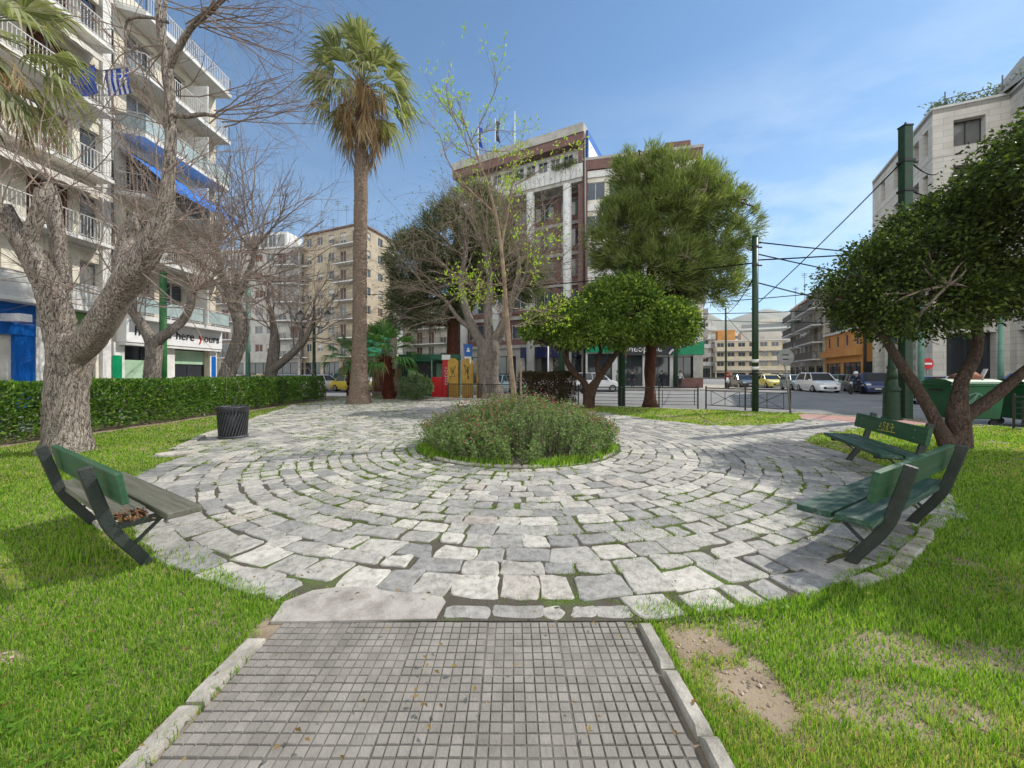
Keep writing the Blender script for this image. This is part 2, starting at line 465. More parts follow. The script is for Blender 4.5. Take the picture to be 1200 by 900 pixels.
stonemat = pmat('worn_marble_setts', (.3,.3,.3), None, 17, .68, bump=.8, bscale=30, spec=.3,
    isl_cols=[(0, S(138,137,134)), (.12, S(150,148,144)), (.4, S(164,161,154)), (.7, S(177,173,164)), (.9, S(193,188,178)), (1, S(168,160,151))],
    dirt=S(112,110,100), dscale=3.2, damt=.65)
struct('cobbled_plaza', mb, stonemat, smooth=False)
joints = np.array(joints)

# worn concrete patch where the path meets the stones
mb = MB()
P = PATCH
mb.prism(P, -.02, .018)
struct('concrete_patch', mb, pmat('worn_concrete', S(172,166,158), S(146,140,132), 5, .9, bump=.6, bscale=30, dirt=S(112,106,98), dscale=2.5, damt=.7))

# ------------------------------------------------------------------ entrance path of small square tiles
mb = MB()
mb.add([(PX0,-9,.004),(PX1,-9,.004),(PX1,PYE,.004),(PX0,PYE,.004)], (0,1,2,3), 1)
cell = .051; tile = cell*8
nx = int((PX1-PX0)/cell)
yy = PYE - .02
row = 0; toff = {}
while yy > -3:
    for i in range(nx):
        x0 = PX0 + i*cell; g1 = .0016; gl = .006 if i % 8 == 0 else g1; gt = .0045 if row % 8 == 0 else g1
        e = .003; tk = (i//8, row//8); toff.setdefault(tk, (rng.normal(0,.0011), rng.normal(0,.0012), rng.normal(0,.0012))); to_ = toff[tk]
        zt = .0085 + to_[0] + to_[1]*((i%8)-3.5)/4 + to_[2]*((row%8)-3.5)/4 + rng.normal(0, .0009) + .002*float(vnoise(x0, yy, 2.5))
        xs = (x0+gl, x0+cell-g1); ys = (yy-cell+g1, yy-gt)
        q0 = [(xs[0],ys[0]),(xs[1],ys[0]),(xs[1],ys[1]),(xs[0],ys[1])]
        q1 = [(xs[0]+e,ys[0]+e),(xs[1]-e,ys[0]+e),(xs[1]-e,ys[1]-e),(xs[0]+e,ys[1]-e)]
        mb.add([(*p,.002) for p in q0]+[(*p,zt) for p in q1], [(4,5,6,7)]+[(k,(k+1)%4,4+(k+1)%4,4+k) for k in range(4)], 0)
    yy -= cell; row += 1
tilem = pmat('grey_cement_tiles', S(143,138,130), S(126,121,113), 6, .9, bump=.5, bscale=70, isl=.10, dirt=S(104,100,93), dscale=1.1, damt=.85)
grout = pmat('tile_grout', S(112,108,100), S(92,88,81), 8, .95)
struct('entrance_path', mb, [tilem, grout])
# path edging
mb = MB()
kerb_run(mb, [(.785,-3),(.785,1.2),(.775,2.28)], .07, .05, 0, .42, .007)
kerb_run(mb, [(-1.44,-3),(-1.43,1.3),(-1.42,2.15)], .085, .04, 0, .36, .008)
# stones round the circle by the benches
def arc(a0, a1, rr, n):
    f = (lambda t: rr - RR + float(rim_r(math.cos(t)))) if rr > 4 else (lambda t: rr)
    return [(CX+f(t)*math.sin(t), CY+f(t)*math.cos(t)) for t in np.linspace(a0, a1, n)]
kerb_run(mb, arc(R_(118), R_(157), 6.13, 14), .11, .035, 0, .3, .012)
kerb_run(mb, arc(R_(222), R_(236), 6.18, 5), .15, .06, 0, .5, .012)
kerb_run(mb, [(-6.6,7.7),(-7.25,9.2),(-8.5,13.2),(-9.85,17.4)], .14, .06, 0, .7, .015)
kerb_run(mb, [(-6,22.6),(-3.6,21.9),(1.2,18.6)], .2, .1, 0, .9, .01)
kerb_run(mb, arc(R_(170), R_(230), RB+.03, 14), .07, .05, 0, .3, .004, gap=.004)
kerb_run(mb, arc(R_(60), R_(170), RB+.03, 16), .07, .02, 0, .3, .008)
struct('stone_edging', mb, M['kerb'])
mb = MB(); mb.prism(REDP, -.02, .012)
struct('red_pavement', mb, M['redpave'])

# ------------------------------------------------------------------ grass
def blades(x, y, h, w, mbx, lean=.55, z=0.0):
    n = len(x)
    a = rng.random(n)*2*PI; la = rng.random(n)*2*PI
    l = np.abs(rng.normal(0, lean, n))*h
    wx, wy = np.cos(a)*w/2, np.sin(a)*w/2
    dx, dy = np.cos(la)*l, np.sin(la)*l
    zz = np.full(n, z)
    hz = np.sqrt(np.maximum(h*h - np.minimum(l, h*.93)**2, 0))
    V = np.stack([
        np.stack([x-wx, y-wy, zz], -1), np.stack([x+wx, y+wy, zz], -1),
        np.stack([x+wx*.75+dx*.36, y+wy*.75+dy*.36, zz+hz*.6], -1), np.stack([x-wx*.75+dx*.36, y-wy*.75+dy*.36, zz+hz*.6], -1),
        np.stack([x+dx, y+dy, zz+hz], -1)], 1).reshape(-1, 3)
    i = np.arange(n)*5
    mbx.add(V, [np.stack([i, i+1, i+2, i+3], -1), np.stack([i+3, i+2, i+4], -1)])

NC = 760000
u = rng.random(NC)
y = 1.15 * (26/1.15)**u
x = (rng.random(NC)*2-1) * (1.5*y + .8)
rim = np.hypot(x-CX, y-CY)
rloc = rim_r((y-CY)/rim)
edge_in = (rim > rloc-.02-.36*np.clip(fnoise(x+3, y+17, 2.2)-.38, 0, 1)) & (rim < rloc+.01) & (y < 6.5) & ~inpoly(x, y, BACK)
lawn = inpoly(x, y, PARK) & (~in_plaza(x, y) | edge_in) & ~in_path(x, y) & ~inpoly(x, y, REDP) & ~inpoly(x, y, PATCH)
lawn &= ~((x < -10.2) & (y > 7.5))
bare = np.zeros(NC)
for bi, (bx, by, rx, ry) in enumerate(BARE):
    st = 1.0 if bi < 2 else .66
    dd = ((x-bx)/rx)**2 + ((y-by)/ry)**2
    bare = np.maximum(bare, np.clip(1.75 - dd*.8 + (fnoise(x, y, 7)-.5)*3.6 + (vnoise(x, y, 23)-.5)*1.2, 0, .985)*st)
bare = np.maximum(bare, np.clip((fnoise(x, y, 1.7)-.66)*6, 0, .75)*(x > 0))
bare = np.maximum(bare, np.clip((.34-np.hypot(x-1.6, y-1.9)*.25), 0, .45)*(fnoise(x+7, y, 4)))
keep = lawn & (rng.random(NC) > bare)
x = x[keep]; y = y[keep]; bb = bare[keep]
big = fnoise(x, y, 1.3)
h = (.018 + .036*big**1.5 + .018*rng.random(len(x))) * (1-.45*bb)
h *= np.where((x > 1.2) & (y > 2.1), 1.15, 1)
w = np.maximum(.0042, .95*y/386) * rng.uniform(.7, 1.2, len(x))
dryness = .03 + np.clip((fnoise(x+31, y+5, 1.1)-.47)*3.0, 0, .42) * np.where(x > 0, 1.15, .75)
dry = rng.random(len(x)) < dryness
mg = MB(); blades(x[~dry], y[~dry], h[~dry], w[~dry], mg)
grassm = leafmat('lawn_grass', [S(68,104,30), S(96,136,36), S(122,160,48), S(142,172,64), S(160,170,92)], .42, .55, .25)
tag(mg.build('lawn_grass', grassm), kind='stuff')
mg = MB(); blades(x[dry], y[dry], h[dry]*.8, w[dry], mg, .9)
drym = leafmat('dry_grass', [S(150,160,70), S(176,174,96), S(190,180,120), S(130,150,56)], .4, .6, .2)
tag(mg.build('pale_grass', drym), kind='stuff')

# longer tufts along edges + weeds in the joints
jx, jy = joints[:, 0], joints[:, 1]
mn = fnoise(jx+13, jy+3, .55)*.72 + .28*vnoise(jx, jy, 2.1)
mn += np.where((jx < 1.0), .07, -.06) + np.clip((3.4-jy)*.06, 0, .08)
mn += np.where((np.hypot(jx-CX, jy-CY) < RB+.55) & (jy < CY+1), .16, 0)
mn += np.where(np.hypot((jx+7.2)/1.9, (jy-18.6)/1.3) < 1, .35, 0) + np.where((jx < -7) & (jy > 9.5) & (jx < -6.3-(jy-7)*.2), .15, 0)
mn += np.where((jx < -4.5) & (np.hypot(jx-CX, jy-CY) > 5.3), .08, 0)
sel = (mn > .548) & (jy > 2.2)
jx = jx[sel]; jy = jy[sel]; mv = mn[sel]
X = []; Y = []
for a, b, v in zip(jx, jy, mv):
    k = int(26 + 90*min(.35, v-.56)*3) if b < 9 else 22
    sp = .028 + .10*max(0, v-.62)
    X.append(a + rng.normal(0, sp, k)); Y.append(b + rng.normal(0, sp, k))
X = np.concatenate(X); Y = np.concatenate(Y)
mg = MB(); blades(X, Y, .017 + .015*rng.random(len(X)), np.maximum(.004, .9*Y/386), mg, .9, .003)
tag(mg.build('joint_moss', leafmat('joint_moss', [S(78,108,30), S(104,132,42), S(130,152,58), S(92,106,40)], .35, .7, .15)), kind='stuff')
# grass collar round the shrub bed and along kerbs
X = []; Y = []; H = []
t = rng.uniform(R_(85), R_(275), 9000); rr_ = RB - .12 + rng.normal(0, .12, 9000)
k = rng.random(9000) < np.clip(fnoise(np.cos(t)*4, np.sin(t)*4, 1.0)*2.2-.55, 0, 1); t = t[k]; rr_ = rr_[k]
X.append(CX+rr_*np.sin(t)); Y.append(CY+rr_*np.cos(t)); H.append(.06+.09*rng.random(len(t)))
for (ax, ay, bx, by, nn, s, hh) in [(.85,1.2,.84,2.3,900,.02,.045),(-1.53,1.2,-1.49,2.2,900,.03,.05),(-1.39,1.25,-1.38,2.0,150,.014,.07),(-3.0,3.2,-2.3,2.95,260,.09,.07),(-1.85,2.65,-1.53,2.35,500,.06,.05),(.82,2.38,1.8,2.45,1200,.05,.06),(1.8,2.4,2.9,2.9,900,.06,.06),(-3.95,3.3,-3.3,3.0,300,.08,.12)]:
    tt = rng.random(nn); X.append(ax+(bx-ax)*tt+rng.normal(0, s, nn)); Y.append(ay+(by-ay)*tt+rng.normal(0, s, nn)); H.append(hh*(.5+.7*rng.random(nn)))
X = np.concatenate(X); Y = np.concatenate(Y); H = np.concatenate(H)
mg = MB(); blades(X, Y, H, np.maximum(.005, .9*Y/386), mg, .5)
tag(mg.build('edge_grass', grassm), kind='stuff')
# broad-leaved weeds in the lawn
n = 800
yy = 1.3*(9/1.3)**rng.random(n); xx = (rng.random(n)*2-1)*1.45*yy
k = inpoly(xx, yy, PARK) & ~in_plaza(xx, yy) & ~in_path(xx, yy) & (fnoise(xx+50, yy+9, .8) > .5) & ~((xx > .8) & (xx < 2.7) & (yy < 2.4))
xx = xx[k]; yy = yy[k]
wp = []; wd = []; wl = []
for a, b in zip(xx, yy):
    m_ = int(rng.integers(6, 16)); sz = rng.uniform(.02, .055)
    th = rng.random(m_)*2*PI
    wp.append(np.c_[a+rng.normal(0,.03,m_), b+rng.normal(0,.03,m_), rng.uniform(.02,.05,m_)]); wd.append(np.c_[np.cos(th), np.sin(th), rng.uniform(-.1,.5,m_)]); wl.append(np.full(m_, sz))
wp = np.concatenate(wp); wd = np.concatenate(wd); wl = np.concatenate(wl)
wd /= np.linalg.norm(wd, axis=1)[:, None]; A = np.cross(wd, (0,0,1.0)); A /= np.linalg.norm(A, axis=1)[:, None]; L_ = wl[:, None]
V = np.stack([wp, wp+wd*L_*.55+A*L_*.28, wp+wd*L_, wp+wd*L_*.55-A*L_*.28], 1).reshape(-1, 3)
mb = MB(); mb.add(V, np.arange(len(V)).reshape(-1, 4))
tag(mb.build('lawn_weeds', leafmat('lawn_weeds', [S(62,98,26), S(88,124,34), S(110,146,44)], .3, .5, .3)), kind='stuff')
# crumbs of earth and pebbles on the worn ground
mb = MB()
for bx, by, rx, ry in BARE:
    for q_ in range(45):
        a = bx+rng.normal(0, rx*.7); b_ = by+rng.normal(0, ry*.7); s = rng.uniform(.003,.011)*(1.6 if rng.random() < .06 else 1)
        if PX0-.1 < a < PX1+.1: continue
        P = rng.normal(0, 1, (6, 3)); P /= np.linalg.norm(P, axis=1)[:, None]
        O = np.array([(1,0,0),(-1,0,0),(0,1,0),(0,-1,0),(0,0,.7),(0,0,-.7)])*s*(1+.3*P[:, :1]) + (a, b_, s*.4)
        mb.add(O, np.array([(0,2,4),(2,1,4),(1,3,4),(3,0,4),(2,0,5),(1,2,5),(3,1,5),(0,3,5)]))
tag(mb.build('soil_crumbs', pmat('soil_crumbs', S(178,162,142), S(150,134,116), 9, .95, isl=.3)), kind='stuff')
# fallen leaves and bits
mb = MB()
n = 420
yy = 1.4*(12/1.4)**rng.random(n); xx = (rng.random(n)*2-1)*1.4*yy
k = in_plaza(xx, yy) | in_path(xx, yy) | inpoly(xx, yy, PARK)
xx = xx[k]; yy = yy[k]
for a, b in zip(xx, yy):
    s = rng.uniform(.008, .02); t = rng.random()*6.3; z = .05
    u_ = np.array((math.cos(t), math.sin(t)))*s; v_ = np.array((-math.sin(t), math.cos(t)))*s*.5
    c = np.array((a, b)); mb.add([(*(c-u_), z), (*(c-v_), z+.004), (*(c+u_), z), (*(c+v_), z+.006)], (0,1,2,3))
tag(mb.build('leaf_litter', leafmat('leaf_litter', [S(120,96,60), S(150,128,84), S(90,70,44)], .2, .8, .1)), kind='stuff')
def smooth_path(pts, n=24):
    pts = np.asarray(pts, float); k = len(pts)
    d = np.r_[0, np.cumsum(np.linalg.norm(np.diff(pts[:, :3], axis=0), axis=1))]; t = np.linspace(0, d[-1], n)
    out = np.zeros((n, pts.shape[1]))
    m = np.gradient(pts, d, axis=0)
    for i, tt in enumerate(t):
        j = min(k-2, max(0, int(np.searchsorted(d, tt, 'right')-1))); h = d[j+1]-d[j]; s = (tt-d[j])/h
        out[i] = (2*s**3-3*s**2+1)*pts[j] + (s**3-2*s**2+s)*h*m[j] + (-2*s**3+3*s**2)*pts[j+1] + (s**3-s**2)*h*m[j+1]
    return out
# ------------------------------------------------------------------ benches
def woodmat(name, c1, c2, worn=None, amt=.5):
    m = pmat(name, c1, c2, 6, .55, bump=.35, bscale=26, dirt=worn, dscale=7, damt=min(1, amt*1.5), stretch=(.22, 3, 3))
    return m
bench_green = woodmat('green_bench_paint', S(44,88,58), S(34,74,48), S(78,98,74), .5)
bench_dark = woodmat('dark_green_bench_paint', S(40,76,58), S(32,62,46), S(120,130,118), .6)
bench_grey = woodmat('weathered_plank', S(112,110,98), S(84,84,72), S(60,72,50), .55)
leg_paint = pmat('dark_leg_paint', (.022,.03,.026), (.035,.042,.036), 8, .5, bump=.3, bscale=40, dirt=S(70,74,66), dscale=6, damt=.45)
rot_wood = pmat('rotten_wood', S(160,122,80), S(96,54,38), 22, .95, bump=1, bscale=60)

def plank(L, y0, y1, z0, z1, bend=.0):
    mb = MB(); mb.box(-L/2, L/2, y0, y1, z0, z1); return mb
def bench(label, loc, facing, L=2.02, sp=1.5, seat=None, back=None, broken=False, sink=0):
    rz = math.atan2(-facing[0], facing[1])
    t = thing('park_bench', label, 'bench', (*loc, -sink), rz, 'slatted park benches round the plaza')
    # local: x along, +y the way it faces
    for s in (-1, 1):
        mb = MB(); x = s*sp/2
        path = np.array([(x,.10,-.05),(x,.02,.10),(x,-.09,.27),(x,-.155,.40),(x,-.19,.52),(x,-.24,.70),(x,-.275,.84)])
        for a, b in ((0,1),(1,2),(2,3),(3,4),(4,5),(5,6)):
            pass
        path = smooth_path(path, 16)
        # channel section: swept as a closed strip
        tn = np.gradient(path, axis=0); tn /= np.linalg.norm(tn, axis=1)[:, None]
        nn = np.stack([0*tn[:,0], -tn[:,2], tn[:,1]], -1)
        V = np.concatenate([path+nn*.038+(-.024,0,0), path+nn*.038+(.024,0,0), path-nn*.038+(.024,0,0), path-nn*.038+(-.024,0,0)])
        k = len(path); i = np.arange(k-1)
        fs = [np.stack([i+a*k, i+b*k, i+b*k+1, i+a*k+1], -1) for a, b in ((0,1),(1,2),(2,3),(3,0))]
        mb.add(V, fs + [(0,3*k,2*k,k), (k-1,2*k-1,3*k-1,4*k-1)])
        mb.build('leg', leg_paint, t, bevel=.008)
        mb = MB(); mb.box(x-.022, x+.022, -.14, .30, .345, .395); mb.beam((x,-.02,.2),(x,.14,.35),.035,.02)
        mb.build('seat_bracket', leg_paint, t, bevel=.005)
    sm = seat or bench_dark
    plank(L, .105, .33, .396, .445).build('seat_plank', sm, t, bevel=.008)
    if broken:
        mb = MB(); L0 = -L/2 + .0; L1 = L/2-.28
        V = []; n = 14
        ys = np.linspace(-.135, .075, n); xe = -(L/2-.30) + rng.uniform(-.07, .07, n)
        for z in (.396, .445):
            V += [(-L/2, y, z) for y in ys] + [(-x_, y, z + rng.normal(0,.003)) for x_, y in zip(xe, ys)]
        i = np.arange(n-1)
        mb.add(V, [np.stack([i+2*n, i+2*n+1, i+3*n+1, i+3*n], -1)[:, ::-1], np.stack([i, i+1, i+n+1, i+n], -1),
                   np.stack([i+n, i+n+1, i+3*n+1, i+3*n], -1), np.stack([i, i+2*n, i+2*n+1, i+1], -1), (0,n,3*n,2*n), (n-1,3*n-1,4*n-1,2*n-1)][:4] + [(0,n,3*n,2*n), (n-1,3*n-1,4*n-1,2*n-1)])
        pl = mb.build('seat_plank', sm, t); pl['label'] = 'back seat plank with a rotten broken end'
        mb = MB()
        for q in range(90):
            x_ = (L/2-.29) + rng.normal(.02, .06); y_ = rng.uniform(-.11, .06); z_ = rng.uniform(.40, .448)
            d = rng.normal(0, 1, 3)*(1,.35,.3); d /= np.linalg.norm(d)
            mb.beam((x_,y_,z_), np.array((x_,y_,z_))+d*rng.uniform(.015,.05), .009, .005)
        mb.build('rotten_splinters', rot_wood, pl)
    else:
        plank(L, -.135, .085, .396, .445).build('seat_plank', sm, t, bevel=.008)
    mb = MB(); nrm = np.array((0, .985, .17)); up = np.array((0, -.17, .985)); c = np.array((0, -.162, .69))
    V = []
    for a in (-L/2, L/2):
        for u_, v_ in ((-.115,0),(.115,0),(.115,.045),(-.115,.045)): V.append(c + up*u_ + nrm*v_ + (a,0,0))
    mb.add(V, [(0,1,2,3),(7,6,5,4),(0,4,5,1),(1,5,6,2),(2,6,7,3),(3,7,4,0)])
    bk = mb.build('backrest', back or bench_green, t, bevel=.008)
    for s in (-1, 1):
        for u_ in (-.05, .05):
            p = c + up*u_ + nrm*.045 + (s*sp/2,0,0); mb = MB(); mb.lathe([(.012,-.002),(.012,.004),(.006,.008)], 8, (0,0,0), 'y')
            mb.V[-1] = mb.V[-1]*(1,-1,1) + p
            mb.build('bolt', M['galv'], bk)
    return t, bk
B1, bk1 = bench('dark green bench with its back to the right lawn, nearest on the right', (3.33,3.36), (-.52,.85))
B2, bk2 = bench('dark green bench with yellow scribble on its backrest, by the forked tree', (5.46,5.8), (-.925,.38))
B3, bk3 = bench('weathered bench with bare grey seat planks, one rotten and broken, on left lawn edge', (-3.52,3.36), (.53,.85), seat=bench_grey, broken=True, sink=.01)
# scribbled tag on the second bench
mb = MB(); nrm = np.array((0, .985, .17)); up = np.array((0, -.17, .985)); c = np.array((0, -.162, .69)) + nrm*.0475
yl = pmat('yellow_marker', S(190,180,70), None, 5, .6)
for pts in [[(0,.05),(-.05,.07),(-.06,.03),(-.01,.0),(-.03,-.05),(-.08,-.04)],[(.05,-.05),(.05,.06),(.1,.05),(.06,.0),(.11,-.05)],[(.15,.06),(.2,.06),(.2,-.05)],[(.14,.0),(.24,.02)],[(-.13,.05),(-.16,-.03),(-.1,.0)],[(-.2,-.07),(.3,-.05)]]:
    P = [c + up*v_ + (-u_,0,0) for u_, v_ in pts]
    for a, b in zip(P[:-1], P[1:]): mb.beam(a, b, .012, .002, up=nrm)
mb.build('scribble', yl, bk2)

# ------------------------------------------------------------------ litter bin
lb = thing('litter_bin', 'black ribbed litter bin with folded liner, on the lawn by the hedge', 'litter bin', (-6.4,8.85,0))
binm = pmat('black_bin_plastic', (.03,.032,.036), (.045,.046,.05), 6, .5, bump=.2, bscale=20)
mb = MB(); n = 30
for k in range(n):
    P = []
    for s in range(7):
        f = s/6; a = 2*PI*(k/n) + f*.55; r = .27 + .03*f
        P.append((r*math.cos(a), r*math.sin(a), .07 + f*.56))
    P = np.array(P)
    for a, b in zip(P[:-1], P[1:]): mb.beam(a, b, .03, .012, up=(a[0],a[1],0))
mb.build('slatted_shell', binm, lb)
mb = MB(); mb.lathe([(.255,.05),(.285,.64),(.275,.64),(.24,.1)], 28); mb.build('liner', pmat('bin_liner', (.022,.022,.026), (.03,.03,.035), 8, .35, bump=.8, bscale=14), lb, True)
mb = MB(); a = np.linspace(0, 2*PI, 40)
prof = [(.30,.60),(.312,.64),(.318,.70),(.322,.735),(.30,.745),(.285,.72),(.28,.60)]
mb.lathe(prof, 36); mb.V[-1] = mb.V[-1] + rng.normal(0, .005, mb.V[-1].shape)
mb.build('folded_bag', pmat('black_bag', (.02,.02,.024), (.035,.035,.04), 9, .3, bump=1, bscale=18), lb, True)
mb = MB(); mb.lathe([(.24,0),(.29,.0),(.30,.05),(.27,.08)], 28); mb.build('base', binm, lb)

# loose stones by the lawn
for (px, py, s, lab) in [(207,534,.32,'flat pale stone slab lying on the left lawn near the litter bin')]:
    gx_, gy_ = G(px, py); mb = MB()
    P = [(s*math.cos(t)*(1+.25*math.sin(3*t)), s*.6*math.sin(t)) for t in np.linspace(0, 2*PI, 9)[:-1]]
    mb.prism(P, 0, .07); o = mb.build('stone_slab', M['kerb'], None, loc=(gx_, gy_, -.01), rz=.4, bevel=.02); tag(o, lab, 'stone')

# ------------------------------------------------------------------ foliage helpers
def unit(v): return v / (np.linalg.norm(v, axis=-1, keepdims=True) + 1e-9)
def leaves(mb, P, D, L, W, mi=0, roll=None, droop=0.0):
    """diamond leaves: base P, direction D"""
    n = len(P); D = unit(D)
    r = rng.normal(0, 1, (n, 3)) if roll is None else roll + rng.normal(0, .35, (n, 3))
    A = unit(np.cross(D, r))
    L = np.broadcast_to(np.asarray(L), (n,))[:, None]; W = np.broadcast_to(np.asarray(W), (n,))[:, None]
    N = np.cross(A, D)
    tip = P + D*L; tip[:, 2] -= droop*L[:, 0]
    V = np.stack([P, P + D*L*.45 + A*W/2 + N*L*.05, tip, P + D*L*.45 - A*W/2 + N*L*.05], 1).reshape(-1, 3)
    mb.add(V, np.arange(n*4).reshape(-1, 4))
def blob_points(blobs, n, inner=.75, low=-1.0, seed=None):
    """points in the outer shell of a union of ellipsoids"""
    B = np.array(blobs, float); vol = (B[:, 3]*B[:, 4]*B[:, 5])**.67; p = vol/vol.sum()
    out = []; got = 0
    while got < n:
        k = rng.choice(len(B), n, p=p)
        d = unit(rng.normal(0, 1, (n, 3))); rad = (inner**3 + (1-inner**3)*rng.random(n))**(1/3)
        P = B[k, :3] + d*rad[:, None]*B[k, 3:6]
        ok = d[:, 2] > low
        for q in range(len(B)):
            dd = (((P - B[q, :3])/B[q, 3:6])**2).sum(1)
            ok &= (dd > (inner*.97)**2) | (q == k)
        out.append(np.c_[P, d][ok]); got += ok.sum()
    return np.concatenate(out)[:n]
def bez(a, b, c, n=6):
    t = np.linspace(0, 1, n)[:, None]; a, b, c = map(np.asarray, (a, b, c))
    return (1-t)**2*a + 2*t*(1-t)*b + t*t*c
def limbs(mb, starts, targets, r0, r1, nseg=6, sides=6, sag=.25, wob=.06):
    for tg in targets:
        st = starts[np.argmin([np.linalg.norm((tg-s)*(1,1,.7)) for s in starts])]
        L = np.linalg.norm(tg-st)
        mid = (st+tg)/2 + rng.normal(0, wob*L, 3) + (0, 0, sag*L*.5)
        P = bez(st, mid, tg, nseg); P[1:-1] += rng.normal(0, .02*L, P[1:-1].shape)
        mb.tube(P, np.linspace(r0, r1, nseg), sides, cap=False)
def trunk_tube(mb, pts, n=20, sides=14, rough=.08, mi=0):
    """pts rows (x,y,z,r); lumpy tapered stem"""
    P = smooth_path(pts, n); P[:, 3] = np.maximum(P[:, 3], .005)
    th = np.arange(sides)/sides*2*PI
    ph = rng.random(4)*6
    j = 1 + rough*(np.sin(th[None]*3+ph[0]+P[:, 2:3]*1.1) + .6*np.sin(th[None]*5+ph[1]-P[:, 2:3]*2.3) + rng.normal(0, .5, (n, sides)))
    mb.tube(P[:, :3], P[:, 3], sides, mi, True, jit=j)
    return P
def grow(mb, p, d, L, r, lev, spec, tips, up=.0):
    """recursive twigs. spec[lev] = (children, length ratio, spread, wander)"""
    ns = 4 if lev >= 2 else 6
    P = [np.array(p)]; dd = np.array(d, float)
    nc, ratio, spread, wander = spec[lev]
    for i in range(ns):
        dd = dd + rng.normal(0, wander, 3) + (0, 0, up); dd /= np.linalg.norm(dd); P.append(P[-1] + dd*L/ns)
    P = np.array(P); rr = np.linspace(r, r*.45, ns+1)
    mb.tube(P, rr, 5 if lev == 0 else (4 if lev == 1 else 3), cap=False)
    tips.append((P[-1], dd))
    if lev + 1 >= len(spec): return
    for c in range(nc):
        f = rng.uniform(.2, .98); i = min(ns-1, int(f*ns)); q = P[i] + (P[i+1]-P[i])*(f*ns-i)
        t = unit(P[i+1]-P[i]); s = unit(np.cross(t, rng.normal(0, 1, 3)))
        nd = unit(t*math.cos(spread) + s*math.sin(spread))
        grow(mb, q, nd, L*ratio*rng.uniform(.6, 1.25), rr[i]*.62, lev+1, spec, tips, up)

bark_grey = barkmat('grey_fissured_bark', S(180,170,158), S(130,120,109), .16, 11, 1, S(72,62,54))
bark_twig = pmat('twig_bark', S(150,134,122), S(116,102,92), 6, .9)
bark_red = barkmat('red_brown_bark', S(128,84,64), S(88,56,44), .35, 9, .9)
bark_cit = barkmat('citrus_bark', S(116,98,86), S(78,66,58), .4, 10, .8)
bark_dark = barkmat('dark_brown_bark', S(104,82,66), S(70,54,44), .4, 10, .8)
bark_palm = barkmat('palm_bark', S(178,158,138), S(140,120,104), 2.2, 6, 1, S(92,74,62))

# ------------------------------------------------------------------ pollarded mulberries
def mulberry(base, px, label, group='pollarded bare trees along the street side'):
    pass
def M0(px, py, Y, r, dy=0):
    p = PX(px, py, Y+dy); return (*p, r)
def bare_tree(label, stems, seeds, spec, wl, Y, wr=.022, name='bare_tree', up=.03, group='pollarded bare trees on the left', bark=None, twig=None, per=5):
    base = stems[0][0]
    t = thing(name, label, 'tree', (base[0], base[1], 0), 0, group)
    o = np.array((base[0], base[1], 0, 0))
    mb = MB(); ends = []
    for st in stems:
        P = trunk_tube(mb, np.array(st) - o, 10 + 4*len(st), 16 if st[0][3] > .2 else 10, .05)
        ends.append(P)
    mb.build('trunk', bark or bark_grey, t, True)
    mb = MB(); tips = []
    for (p, dirs) in seeds:
        p = np.array(p[:3]) - o[:3]
        for q in range(per):
            d = unit(np.array(dirs, float) + rng.normal(0, .55, 3))
            grow(mb, p + rng.normal(0, .06, 3), d, wl*rng.uniform(.6, 1.3), wr, 0, spec, tips, up)
    mb.build('crown', twig or bark_twig, t)
    return t, tips
Y = 7.3; q = lambda x, y, r, dy=0: M0(x, y, 7.3, r*.70, dy)
st = [
 [q(78,536,.62), q(78,518,.50), q(76,480,.43), q(79,440,.42), q(84,408,.45), q(84,392,.36)],
 [q(80,425,.34), q(74,395,.34), q(66,360,.32,-.1), q(50,322,.27,-.2), q(30,288,.24,-.3), q(12,262,.22,-.4), q(0,240,.20,-.5)],
 [q(66,368,.24), q(72,330,.22,.15), q(69,290,.18,.3), q(64,255,.17,.3), q(60,232,.18,.3), q(57,216,.13,.3)],
 [q(30,288,.18,-.3), q(40,262,.16,-.3), q(47,240,.15,-.3), q(48,222,.12,-.3)],
 [q(84,418,.36), q(102,402,.34,-.1), q(122,375,.32,-.25), q(140,345,.31,-.35), q(158,318,.33,-.45), q(174,292,.28,-.5), q(188,262,.22,-.5), q(194,240,.18,-.5), q(197,205,.13,-.5), q(200,160,.12,-.5), q(199,110,.11,-.5), q(197,75,.105,-.5)],
 [q(152,322,.24,-.4), q(148,302,.24,-.3), q(150,282,.18,-.2), q(157,264,.15,-.2), q(158,250,.11,-.2)],
 [q(198,80,.085,-.5), q(190,50,.075,-.5), q(186,20,.07,-.5), q(187,-20,.06,-.5), q(184,-70,.04,-.5)],
 [q(198,80,.09,-.5), q(212,52,.075,-.6), q(226,30,.065,-.7), q(246,14,.055,-.9), q(266,-6,.04,-1.1)],
 [q(199,112,.07,-.5), q(194,70,.06,-.3), q(192,30,.05,-.2), q(197,-20,.04,0)],
 [q(200,135,.05,-.5), q(222,136,.055,-.6), q(240,134,.045,-.6), q(254,136,.04,-.6)],
 [q(197,26,.04,-.5), q(170,20,.035,-.4), q(150,24,.03,-.3), q(147,60,.022,-.3), q(144,100,.016,-.3)],
]
seeds = []
